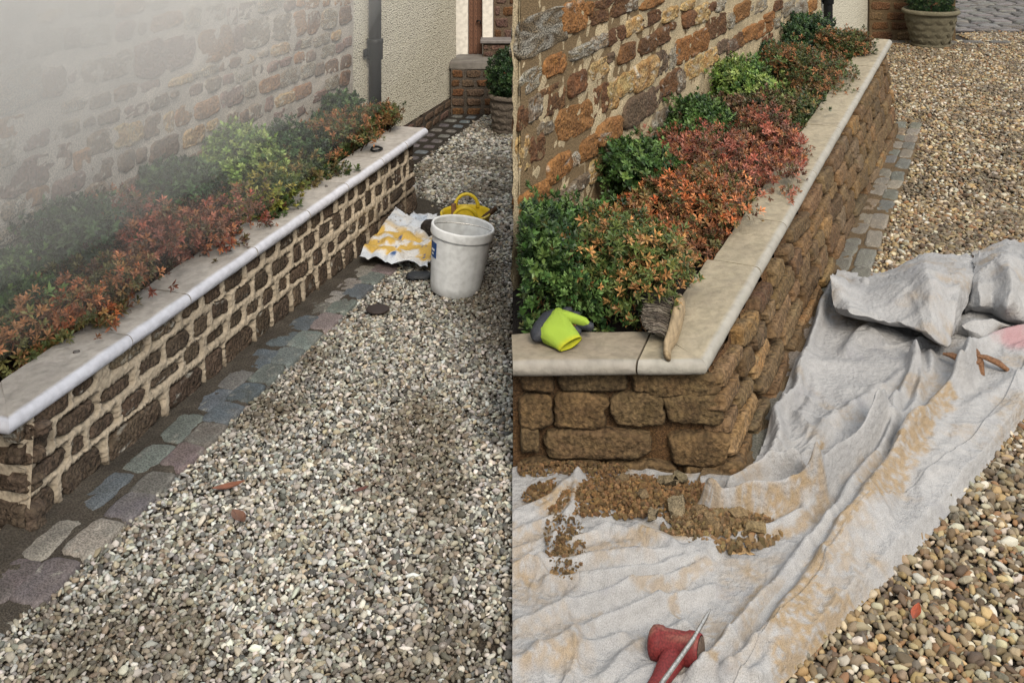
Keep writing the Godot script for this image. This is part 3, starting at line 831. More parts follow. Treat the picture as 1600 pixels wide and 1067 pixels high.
func right_planter() -> void:
	var at := v3(PC)
	var p := thing("stone_planter", at, "raked-out planter of rugged brown sandstone with open joints and cream bullnosed coping", "planter")
	var t := Transform3D(frame(ER, at, .14).basis, Vector3.ZERO)
	var L := 5.02
	var hh := func(u: float) -> float: return hr(u * 1.03) - .004
	put("raked_joints", mortar_face(.05, L, 0, hh, .03, Color(.46, .34, .22), .02), M.mortar, p, t * Transform3D(Basis(), Vector3(0, 0, -.034)))
	var rows := []
	var levels := [.0, .17, .40, .60, .80, 1.0]
	for k in 5:
		var u := .02 if k % 2 == 0 else .01
		while u < L:
			var w := rng.randf_range(.17, .46) * (1.15 if k < 2 else .9)
			if u + w > L - .06: w = L - u
			var um := u + w / 2
			var h: float = hh.call(um)
			var v0: float = levels[k] + rng.randf_range(-.025, .025)
			var v1: float = levels[k + 1] + rng.randf_range(-.025, .025)
			rows.append([um, h * (v0 + v1) / 2, w - .010, h * (v1 - v0) - .008, ["K", "K", "B", "K", "G", "Y", "K"][rng.randi() % 7]])
			u += w
	for r in rows:
		var tone: Array = TONES[r[4]]
		var c: Color = vary(tone[0].lerp(TONES.K[0], .6).lerp(Color(.42, .36, .28), .3), .14)
		var m := stone(r[2], r[3], rng.randf_range(.003, .012), .006, c, vary(tone[1].lerp(TONES.K[1], .4), .16), .08, .0, rng.randf_range(6.0, 11.0), 32)
		put("stone", m, M.rugged_stone, p, t * Transform3D(Basis.from_euler(Vector3(0, rng.randf_range(-.05, .05), rng.randf_range(-.06, .06))), Vector3(r[0], r[1], 0)))
	# the front return
	var tf := Transform3D(Basis(Vector3(1, 0, 0), Vector3.UP, Vector3(0, 0, 1)).rotated(Vector3(1, 0, 0), -.06), Vector3(-PC.x, 0, PC.y - 3.62))
	put("raked_joints", mortar_face(.004, .655, 0, func(_u: float) -> float: return .35, .02, Color(.44, .33, .22), .012), M.mortar, p, tf * Transform3D(Basis(), Vector3(0, 0, -.03)))
	for r in [[0.07, 0.313, 0.131, 0.061, "K"], [0.262, 0.311, 0.221, 0.063, "K"], [0.413, 0.309, 0.041, 0.053, "K"], [0.528, 0.3, 0.18, 0.078, "K"], [0.063, 0.221, 0.127, 0.102, "K"], [0.217, 0.219, 0.184, 0.11, "K"], [0.407, 0.221, 0.172, 0.106, "K"], [0.562, 0.225, 0.119, 0.098, "K"], [0.041, 0.127, 0.078, 0.078, "K"], [0.282, 0.114, 0.372, 0.09, "K"], [0.583, 0.102, 0.143, 0.102, "K"], [0.147, 0.033, 0.286, 0.057, "K"], [0.417, 0.026, 0.229, 0.057, "K"], [0.634, 0.014, 0.143, 0.082, "K"]]:
		var corner: bool = r[0] + r[2] / 2 > .55
		if corner:
			r[0] += .022
			r[2] += .045
		r[2] += .022
		r[3] += .013
		if r[0] - r[2] / 2 < .02:
			var x1: float = r[0] + r[2] / 2
			r[0] = (x1 + .02) / 2
			r[2] = x1 - .02
		var c: Color = vary(Color(.46, .38, .27), .10)
		var m := stone(r[2], r[3], rng.randf_range(.006, .016), .008, c, vary(Color(.38, .31, .22), .1), .16 if corner else .08, .0, 6.0, 30)
		put("stone", m, M.rugged_stone, p, tf * Transform3D(Basis.from_euler(Vector3(0, rng.randf_range(-.03, .03), rng.randf_range(-.015, .015))), Vector3(r[0], r[1], 0)))
	var core := lin(Color(.42, .32, .22))
	put("wall_core", prism([Vector2(.003, 3.66) - PC, Vector2(.63, 3.66) - PC, Vector2(.72, 3.83) - PC, Vector2(.003, 3.83) - PC], 0, .35, core), M.mortar, p)
	put("end_wall", prism([r2(4.98, -.04) - PC, r2(5.16, -.02) - PC, r2(5.16, -.62) - PC, r2(4.98, -.62) - PC], 0, hr(5.1) - .004, core), M.mortar, p)
	# coping
	var slope := atan(.223 / 5.3)
	var b := frame(ER, at).basis
	var tc := Transform3D(Basis(b.x * cos(slope) + Vector3.UP * sin(slope), Vector3.UP, b.z), v3(QC - PC, hr(0) + .001))
	var top := Color(.60, .56, .48)
	var nose := Color(.62, .605, .57)
	var J := [0.0, 0.8, 1.3, 2.043, 2.841, 3.503, 4.4, 5.35]
	var bisect := .629   # the corner is not square
	var tfc := Transform3D(Basis(Vector3(1, 0, -.02).normalized(), Vector3.UP, Vector3(.02, 0, 1).normalized()), v3(QC - PC, hr(0) + .001))
	for i in J.size() - 1:
		var parts := [[tc, J[i] + (.003 if i else 0.0), J[i + 1] - .003, .21 if i == 0 else .19, .05, bisect if i == 0 else rng.randf_range(-.06, .06), rng.randf_range(-.05, .05), top, nose]]
		if i == 0: parts.append([tfc, -.22, 0.0, .21, .05, .35, -.629, top, nose])
		slab_part(p, parts)
	slab_part(p, [[tfc, -.612, -.226, .225, .05, 0.0, .35, Color(.555, .515, .45), Color(.58, .56, .525)]])
	put("soil", prism([Vector2(.003, 3.80) - PC, r2(.2, -.15) - PC, r2(2.6, -.15) - PC, PW + EW * 2.6 - PC, PW + Vector2(.003, 0) - PC], .01, .33, Color(.02, .015, .011)), M.soil, p)
	put("soil", prism([r2(2.6, -.15) - PC, r2(5.0, -.15) - PC, PW + EW * 5.0 - PC, PW + EW * 2.6 - PC], .01, .43, Color(.02, .015, .011)), M.soil, p)


func block_rows(wall: Node3D, t: Transform3D, u0: float, u1: float, v0: float, v1: float, rows: int, wlo: float, whi: float, gap: float, tones: Array, proud := .006) -> void:
	var h := (v1 - v0) / rows
	for k in rows:
		var u := u0
		var first := rng.randf_range(.4, 1.0)
		while u < u1 - .02:
			var w := rng.randf_range(wlo, whi) * first
			first = 1.0
			w = minf(w, u1 - u)
			var tone: Array = TONES[tones[rng.randi() % tones.size()]]
			if w > gap * 2: put("stone_block", stone(w - gap, h - gap, proud, .003, vary(tone[0], .1), vary(tone[1], .1), .04, .0, 9.0, 20), M.stone, wall, t * Transform3D(Basis(), Vector3(u + w / 2, v0 + h * (k + .5), 0)))
			u += w

func downpipe(at: Vector3, turn: Basis, label: String) -> void:
	var o := thing("downpipe", at, label, "drainpipe", "black downpipes on rendered walls")
	o.basis = turn
	put("pipe", tube([Vector3(0, .0, 0), Vector3(0, 2.4, 0)], [.040, .040], 20, Color.WHITE, 1.0, Vector3(0, 0, 1)), M.black, o)
	put("collar", lathe([Vector2(.041, .70), Vector2(.050, .703), Vector2(.050, .80), Vector2(.053, .803), Vector2(.053, .83), Vector2(.041, .833)], 20), M.black, o)
	put("bracket", rbox(Vector3(.15, .05, .012), .003), M.black, o, Transform3D(Basis(), Vector3(-.01, .75, -.04)))

func backgrounds() -> void:
	# left: rendered wall with its stone plinth and downpipe
	var b := frame(EL, Vector3.ZERO).basis
	var o := thing("rendered_wall", v3(l2(3.61, -.64)), "cream pebbledashed wall running on from the left stone wall", "wall")
	put("render", grid(60, 60, func(s: float, t: float) -> Vector3:
		var q := b * Vector3(s * 2.02, .13 + t * 2.3, 0)
		return q + b.z * n3(q, .05) * .005, func(_p: Vector3, _s: float, _t: float) -> Color: return Color.WHITE, b.z), M.render, o)
	put("wall_core", prism([l2(3.61, -.66) - l2(3.61, -.64), l2(5.63, -.66) - l2(3.61, -.64), l2(5.63, -1.0) - l2(3.61, -.64), l2(3.61, -1.0) - l2(3.61, -.64)], -.05, 2.43, Color(.4, .38, .33)), M.mortar, o)
	var tp := Transform3D(b, b.z * .018)
	put("plinth_mortar", mortar_face(0, 2.02, 0, func(_u: float) -> float: return .132, .03, Color(.42, .38, .34), .003), M.mortar, o, tp)
	block_rows(o, tp, 0, 2.02, 0, .13, 2, .14, .24, .012, ["D", "P", "D"])
	downpipe(v3(l2(3.905, -.585)), b, "black round downpipe with a wide collar, on the pale render beside the left stone wall")
	# low step wall, door and the wall beyond
	var s := thing("step_wall", Vector3(-.47, 0, -8.68), "low brown block wall with a grey stone cap beside the clipped ball topiary", "wall")
	put("wall_core", rbox(Vector3(.96, .36, .36), .004, lin(Color(.40, .36, .32))), M.mortar, s, Transform3D(Basis(), Vector3(.48, .18, -.20)))
	put("mortar", mortar_face(0, .96, 0, func(_u: float) -> float: return .362, .03, Color(.46, .42, .38), .003), M.mortar, s, Transform3D(Basis(), Vector3(0, 0, -.012)))
	block_rows(s, Transform3D(Basis(), Vector3(0, 0, -.010)), .0, .96, .0, .36, 5, .10, .17, .012, ["D", "B", "R", "D"])
	put("cap", stone(.98, .42, .022, .004, Color(.52, .50, .47), Color(.44, .42, .40), .03, .0, 14.0, 28), M.slab, s, Transform3D(Basis(Vector3(1, 0, 0), Vector3(0, 0, -1), Vector3(0, 1, 0)), Vector3(.47, .392, -.18)))
	var hs := thing("house_wall", Vector3(-.47, 0, -9.06), "white rendered house front around the brown plank door", "wall")
	put("white_pier", rbox(Vector3(.105, 2.3, .12), .006), M.white_paint, hs, Transform3D(Basis(), Vector3(.065, 1.15, -.06)))
	put("white_reveal", rbox(Vector3(.085, 2.3, .16), .006), M.white_paint, hs, Transform3D(Basis(), Vector3(.275, 1.15, -.06)))
	put("wall_core", rbox(Vector3(1.3, 2.3, .14), .004, lin(Color(.58, .50, .42))), M.mortar, hs, Transform3D(Basis(), Vector3(.97, 1.15, -.20)))
	block_rows(hs, Transform3D(Basis(), Vector3(0, 0, -.128)), .322, 1.4, .5, 1.45, 10, .13, .24, .016, ["B", "R", "P", "B"])
	var d := thing("plank_door", Vector3(-.35, .40, -9.13), "brown vertical plank door with a dark latch between white jambs", "door")
	for k in 3: put("plank", rbox(Vector3(.036, 1.8, .03), .005, lin(Color(.50, .36, .29))), M.wood, d, Transform3D(Basis(), Vector3(.018 + k * .0375, .9, .0)))
	put("latch", tube([Vector3(.07, .27, .02), Vector3(.07, .272, .045), Vector3(.095, .275, .05), Vector3(.10, .25, .05)], [.007, .006, .006, .007], 8), M.black, d)
	var rs := thing("riser_step", Vector3(-.24, .40, -8.92), "short brick riser with a grey slab tread below the door", "step")
	put("riser_core", rbox(Vector3(.70, .12, .12), .004, lin(Color(.50, .43, .36))), M.mortar, rs, Transform3D(Basis(), Vector3(.36, .06, -.062)))
	block_rows(rs, Transform3D(Basis(), Vector3(0, 0, -.001)), .01, .70, .012, .115, 2, .10, .18, .011, ["P", "R", "P"])
	put("tread", rbox(Vector3(.74, .028, .17), .006, lin(Color(.50, .48, .47))), M.slab, rs, Transform3D(Basis(), Vector3(.36, .134, -.06)))
	# right: rendered wall, downpipe, block wall
	var be := frame(EW, Vector3.ZERO).basis
	var n := Vector2(-EW.y, EW.x)
	var a0 := PW + EW * 6.05 + n * .03
	var ro := thing("rendered_wall", v3(a0), "cream pebbledashed wall at the far end of the right stone wall", "wall")
	put("render", grid(50, 40, func(s2: float, t: float) -> Vector3:
		var q := be * Vector3(s2 * 2.75, t * 2.4, 0)
		return q + be.z * n3(q, .05) * .005, func(_p: Vector3, _s: float, _t: float) -> Color: return Color.WHITE, be.z), M.render, ro)
	put("wall_core", prism([n * .02, EW * 2.75 + n * .02, EW * 2.75 + n * .4, n * .4], -.05, 2.4, Color(.4, .38, .33)), M.mortar, ro)
	downpipe(v3(PW + EW * 6.22 - n * .03), be, "black downpipe at the far corner where brown stone meets cream render")
	var rb := thing("block_wall", Vector3(3.86, 0, -12.2), "dark brown squared block wall behind the woven planter pot", "wall")
	put("wall_core", rbox(Vector3(.93, .86, .3), .004, lin(Color(.55, .46, .34))), M.mortar, rb, Transform3D(Basis(), Vector3(.465, .43, -.165)))
	block_rows(rb, Transform3D(Basis(), Vector3(0, 0, -.014)), 0, .93, .0, .86, 8, .20, .40, .018, ["B", "R", "B", "K"])
	# cobbles on the far right
	var cb := Node3D.new()
	cb.name = "cobbled_path"
	cb.position = Vector3(4.9, 0, -12.75)
	add_child(cb)
	tag(cb, "path of grey narrow cobbles beyond the gravel", "path", "", "structure")
	put("mortar_bed", rbox(Vector3(5.2, .04, 4.4), .004, lin(Color(.30, .28, .26))), M.mortar, cb, Transform3D(Basis(), Vector3(2.6, -.002, -2.2)))
	var shapes := []
	for k in 5: shapes.append(stone(.23, .115, .012, .003, Color.WHITE, Color(.9, .9, .9), .03, 0, 6.0, 16))
	var wh := [[], [], [], [], []]
	var ti := [[], [], [], [], []]
	var z := .07
	while z < 4.2:
		var x := rng.randf() * .1
		while x < 5.0:
			var k := rng.randi() % 5
			if z > .12 + x * .28 - .35:
				wh[k].append(Transform3D(Basis(Vector3(1, 0, 0), Vector3(0, 0, -1), Vector3.UP).rotated(Vector3.UP, rng.randf_range(-.05, .05)), Vector3(x + .13, .02 + rng.randf() * .006, -z)))
				ti[k].append(lin(vary(Color(.60, .58, .56), .13)))
			x += rng.randf_range(.235, .27)
		z += .128
	for k in 5: copies("cobbles", shapes[k], M.sett, cb, wh[k], ti[k])
	var kb := thing("kerb_stones", Vector3(3.95, 0, -12.05), "line of flat grey kerb stones at the foot of the block wall", "kerb")
	for k in 5: put("kerb_stone", stone(.26, .13, .014, .003, vary(Color(.56, .54, .51), .08), Color(.48, .46, .44), .03, .1, 8.0, 20), M.sett, kb, Transform3D(Basis(Vector3(1, 0, 0), Vector3(0, 0, -1), Vector3.UP), Vector3(.12 + k * .28, .012, -.0)))
	pot(Vector3(.022, 0, -8.2), .195, .155, .285, "left", "greyish basket-weave pot under the clipped ball topiary", Color(.60, .55, .50))
	pot(Vector3(4.385, 0, -11.85), .29, .185, .40, "right", "stone-coloured basket-weave pot with a rolled rim, standing on the gravel before the block wall", Color(.56, .53, .44))
	topiary(Vector3(.022, .27, -8.2), .215, "clipped dark green ball topiary growing in the pot by the step wall", "deep")
	topiary(Vector3(4.385, .37, -11.85), .25, "dark green bush growing in the woven pot on the right", "deep")

func pot(at: Vector3, r1: float, r0: float, h: float, _side: String, label: String, col: Color) -> void:
	var o := thing("woven_pot", at, label, "plant pot", "basket-weave pots")
	var c := lin(col)
	var tint := func(p: Vector3) -> Color:
		var k := 1 + n3(p, .08) * .35 + n3(p, .3) * .2
		return Color(c.r * k, c.g * k, c.b * k)
	put("body", lathe([Vector2(.0, .004), Vector2(r0 * .96, .004), Vector2(r0 * 1.05, .012), Vector2(r0 * 1.05, .035), Vector2(r0, .045), Vector2(lerpf(r0, r1, .45), h * .5), Vector2(r1 * .90, h * .88), Vector2(r1 * .86, h * .87), Vector2(r1 * .8, h * .80), Vector2(.0, h * .79)], 48, tint), M.mortar, o)
	put("rim", lathe([Vector2(r1 * .86, h * .87), Vector2(r1 * .97, h * .875), Vector2(r1 * 1.01, h * .91), Vector2(r1, h * .96), Vector2(r1 * .95, h), Vector2(r1 * .87, h * .985), Vector2(r1 * .83, h * .9), Vector2(r1 * .86, h * .87)], 48, tint), M.mortar, o)
	var v := PackedVector3Array()
	var idx := PackedInt32Array()
	var cc := PackedColorArray()
	var n := 22
	for row in 4:
		for k in n:
			var sgn := 1.0 if (row + k) % 2 == 0 else -1.0
			for strand in 3:
				var path := []
				for q in 4:
					var f := q / 3.0 - .5
					var y := h * (.20 + row * .17) + h * .15 * f * 1.15 + sgn * 0.0
					var ang := TAU * (k + .5 + sgn * f * .95 + (strand - 1) * .27) / n
					var rr := lerpf(r0, r1 * .90, (y - .045) / (h * .88 - .045)) + .003 + .006 * (1 - 4 * f * f)
					path.append(Vector3(cos(ang) * rr, y, sin(ang) * rr))
				tube_into(v, idx, cc, path, [.0045, .006, .006, .0045], 5, Color(c.r * .98, c.g * .98, c.b * .97))
	put("weave", smooth(v, idx, cc), M.mortar, o)

func topiary(c: Vector3, r: float, label: String, pal: String) -> void:
	var o := thing("topiary_bush", c, label, "shrub", "")
	var where := []
	var tint := []
	for i in 1500:
		var d := Vector3(rng.randfn(), rng.randfn(), rng.randfn()).normalized()
		var p := d * r * rng.randf_range(.72, 1.03) + Vector3(0, r * .62, 0)
		if p.y < -.02: continue
		var y := (d + Vector3(rng.randfn(), rng.randfn(), rng.randfn()) * .4).normalized()
		var x := y.cross(Vector3(.3, rng.randf(), .7)).normalized()
		where.append(Transform3D(Basis(x, y, x.cross(y)) * rng.randf_range(.018, .028), p))
		tint.append(lin(vary(LEAVES[pal][rng.randi() % 4], .15)))
	copies("foliage", sprigs.broad, M.leaf, o, where, tint)
	put("stem", tube([Vector3(0, -.12, 0), Vector3(.01, r * .6, 0)], [.012, .008], 6), M.bark, o)


func edging() -> void:
	var o := thing("sett_edging", v3(PA), "double row of blue-grey and pale granite setts in dark mud along the pointed planter", "edging")
	put("mortar_bed", grid(120, 16, func(s: float, t: float) -> Vector3:
		var q := v3(l2(lerpf(-.42, 3.3, s), lerpf(-.06, .235 - .05 * s, t)) - PA)
		q.y = .016 + n3(q, .07) * .012 + n3(q, .3) * .005 + .03 * pow(1 - t, 3) - (.02 if t > .97 or s < .01 else 0.0)
		return q,
	func(q: Vector3, _s: float, _t: float) -> Color:
		var k := 1 + n3(q, .08) * .5 + n3(q, .4) * .3
		return Color(.19 * k, .162 * k, .13 * k), Vector3.UP), M.soil, o)
	sett_row(o, [[-1.28, 3.103, "V"], [-1.22, 3.296, "L"], [-1.167, 3.46, "V"], [-1.137, 3.576, "G"], [-1.091, 3.742, "M"], [-1.052, 3.886, "G"], [-1.03, 4.032, "B"], [-0.986, 4.184, "B"], [-0.941, 4.338, "T"], [-0.897, 4.487, "T"], [-0.852, 4.64, "T"], [-0.796, 4.823, "M"], [-0.752, 4.986, "T"], [-0.708, 5.16, "B"], [-0.664, 5.315, "T"], [-0.614, 5.438, "M"]], EL, .116, 1.04)
	sett_row(o, [[-1.376, 3.103, "M"], [-1.34, 3.284, "L"], [-1.279, 3.536, "B"], [-1.195, 3.722, "T"], [-1.146, 3.925, "T"], [-1.099, 4.121, "B"], [-1.052, 4.281, "G"], [-0.989, 4.464, "B"], [-0.941, 4.64, "B"], [-0.885, 4.803, "B"], [-0.852, 4.958, "G"], [-0.799, 5.086, "L"], [-0.754, 5.237, "L"], [-0.713, 5.396, "L"]], EL, .106, 1.03)
	var far := thing("sett_edging", v3(l2(3.7, -.5)), "dark setts along the foot of the left pebbledashed wall", "edging")
	put("mortar_bed", grid(30, 6, func(s: float, t: float) -> Vector3: return v3(l2(lerpf(3.35, 5.5, s), lerpf(-.60, -.36, t)) - l2(3.7, -.5), .014), func(_q: Vector3, _s: float, _t: float) -> Color: return Color(.10, .085, .07), Vector3.UP), M.soil, far)
	var list := []
	for k in 14:
		for row in 2:
			var q := l2(3.42 + k * .15, -.54 + row * .11)
			list.append([q.x, q.y, ["V", "G", "B"][rng.randi() % 3]])
	for r in list:
		sett_row(far, [r], EL, .085, 1.0)
	var x := thing("sett_edging", v3(PC), "double row of pale sandy setts along the raked-out planter", "edging")
	put("mortar_bed", grid(160, 12, func(s: float, t: float) -> Vector3:
		var q := v3(r2(lerpf(-.25, 5.0, s), lerpf(-.02, .245, t)) - PC)
		q.y = .015 + n3(q, .07) * .012 + n3(q, .3) * .005 + .03 * pow(1 - t, 3) - (.02 if t > .97 or s > .99 else 0.0)
		return q,
	func(q: Vector3, _s: float, _t: float) -> Color:
		var k := 1 + n3(q, .08) * .4 + n3(q, .4) * .3
		return Color(.34 * k, .235 * k, .13 * k), Vector3.UP), M.soil, x)
	sett_row(x, [[0.827, 3.823, "T"], [0.935, 4.088, "T"], [1.079, 4.419, "L"], [1.239, 4.745, "L"], [1.412, 5.101, "T"], [1.615, 5.54, "T"], [1.726, 5.765, "T"], [1.85, 6.02, "L"], [1.93, 6.189, "L"], [2.036, 6.425, "S"], [2.171, 6.717, "L"], [2.253, 6.901, "L"], [2.327, 7.066, "L"], [2.468, 7.39, "B"], [2.547, 7.564, "T"], [2.64, 7.763, "L"], [2.719, 7.955, "T"], [2.797, 8.157, "S"], [2.868, 8.349, "T"]], ER, .092, .98, .45)
	sett_row(x, [[1.023, 4.088, "L"], [1.164, 4.419, "T"], [1.322, 4.745, "L"], [1.472, 5.028, "T"], [1.63, 5.331, "T"], [1.744, 5.584, "T"], [1.877, 5.871, "L"], [1.993, 6.146, "L"], [2.116, 6.413, "B"], [2.217, 6.629, "T"], [2.309, 6.834, "L"], [2.388, 7.01, "T"], [2.524, 7.299, "B"], [2.621, 7.532, "L"], [2.713, 7.746, "B"], [2.794, 7.937, "L"], [2.883, 8.138, "L"], [2.969, 8.329, "T"]], ER, .092, .98, .45)


func planting() -> void:
	var left := ["low orange and green shrub nearest the left end of the pointed planter", "grey-green shrub against the hazy wall at the left end of the pointed planter", "pale orange shrub beside the coping near the left end of the pointed planter", "dark green shrub against the hazy wall behind the pale orange one",
		"tall dusky red shrub behind the orange one in the pointed planter", "dusky red shrub leaning to the coping of the pointed planter", "dark green shrub against the hazy wall behind the dusky red ones", "bright lime green shrub in the middle of the pointed planter",
		"yellow-green leggy shrub at the coping below the lime green one", "dark green shrub just beyond the lime green one in the pointed planter", "olive shrub overhanging the middle of the pointed coping", "darkest green shrub below the left downpipe", "rust and olive shrub overhanging the coping near the black ring", "last small rusty shrub at the far end of the pointed planter"]
	var k := 0
	for b in [[-1.625, 0.426, -3.759, 0.133, 0.122, "fade"], [-1.729, 0.533, -3.899, 0.121, 0.099, "green"], [-1.524, 0.463, -3.996, 0.169, 0.119, "orange"], [-1.618, 0.583, -4.243, 0.18, 0.132, "deep"], [-1.451, 0.535, -4.352, 0.209, 0.148, "red"], [-1.309, 0.421, -4.728, 0.22, 0.16, "red"], [-1.456, 0.582, -4.864, 0.151, 0.096, "deep"], [-1.289, 0.582, -5.329, 0.166, 0.143, "lime"], [-1.142, 0.465, -5.118, 0.137, 0.123, "yellow"], [-1.142, 0.473, -5.861, 0.166, 0.149, "deep"], [-1.031, 0.388, -5.531, 0.172, 0.133, "olive"], [-0.971, 0.513, -6.482, 0.156, 0.137, "deep"], [-0.885, 0.498, -6.027, 0.196, 0.128, "rust"], [-0.745, 0.47, -6.433, 0.109, 0.109, "rust"]]:
		shrub("shrub", left[k], "shrubs in the pointed planter", Vector3(b[0], b[1], b[2]), b[3] * 1.3, b[4] * 1.2, b[5], .29, .027, 1300)
		k += 1
	var right := ["big glossy green shrub at the left edge of the raked-out planter", "green shrub behind the lime glove, with broad glossy leaves", "green shrub turning orange, just behind the scrubbing brush", "glossy green shrub against the brown wall under the dark boulder",
		"bright orange shrub beside the near part of the cream coping", "big crimson and orange shrub in the middle of the raked-out planter", "red shrub overhanging the cream coping beyond the orange one", "green shrub against the brown wall behind the crimson one",
		"bright lime green shrub against the brown wall", "brownish twiggy shrub just in front of the lime green one by the brown wall", "olive green shrub overhanging the cream coping", "dark green shrub against the brown wall beyond the lime one", "rust-speckled shrub near the far end of the raked-out planter", "dark green shrub under the far downpipe", "last olive and rust shrub at the far end of the cream coping"]
	k = 0
	for b in [[0.067, 0.566, -3.959, 0.224, 0.201, "green"], [0.213, 0.533, -4.182, 0.224, 0.201, "green"], [0.379, 0.574, -4.064, 0.207, 0.161, "autumn"], [0.594, 0.526, -5.259, 0.186, 0.163, "green"], [0.751, 0.455, -4.831, 0.205, 0.177, "orange"], [0.979, 0.476, -5.331, 0.286, 0.226, "red"], [1.286, 0.515, -5.764, 0.212, 0.212, "red"], [0.949, 0.599, -5.891, 0.15, 0.15, "green"], [1.399, 0.617, -6.878, 0.223, 0.165, "lime"], [1.336, 0.535, -6.307, 0.196, 0.125, "brown"], [1.608, 0.479, -6.47, 0.21, 0.164, "olive"], [1.794, 0.556, -7.84, 0.177, 0.155, "deep"], [1.901, 0.56, -7.16, 0.243, 0.212, "rust"], [2.189, 0.609, -8.609, 0.219, 0.182, "deep"], [2.376, 0.585, -8.055, 0.159, 0.182, "rust"]]:
		var u := (Vector2(b[0], -b[2]) - QC).dot(ER)
		shrub("shrub", right[k], "shrubs in the raked-out planter", Vector3(b[0], b[1], b[2]), b[3] * 1.32, b[4] * 1.18, b[5], .33 if u < 2.6 else .43, .0275, 2300)
		k += 1


func dist(p: Vector2, line: Array) -> float:
	var best := 9.0
	for i in line.size() - 1:
		var a: Vector2 = line[i]
		var ab: Vector2 = line[i + 1] - a
		var f := clampf((p - a).dot(ab) / ab.length_squared(), 0, 1)
		best = minf(best, p.distance_to(a + ab * f))
	return best

func bounds(line: Array, grow: float) -> Rect2:
	var r := Rect2(line[0], Vector2.ZERO)
	for p in line: r = r.expand(p)
	return r.grow(grow)

func sheet_color(q: Vector3, sand: float) -> Color:
	var k := .93 + n3(q, .03) * .14 + n3(q, .25) * .16
	var c := Color(.415 * k, .41 * k, .41 * k)
	c = c.lerp(Color(.27, .27, .29), smoothstep(.25, .6, n3(q + Vector3(5, 0, 2), .05)) * .45)
	var dust := clampf(sand + smoothstep(.12, .5, n3(q + Vector3(9, 0, 4), .035)) * .55, 0, 1) * smoothstep(-.55, .1, n3(q, .3))
	return c.lerp(Color(.34, .245, .14) * (1 + n3(q, .5) * .3), dust * .88)

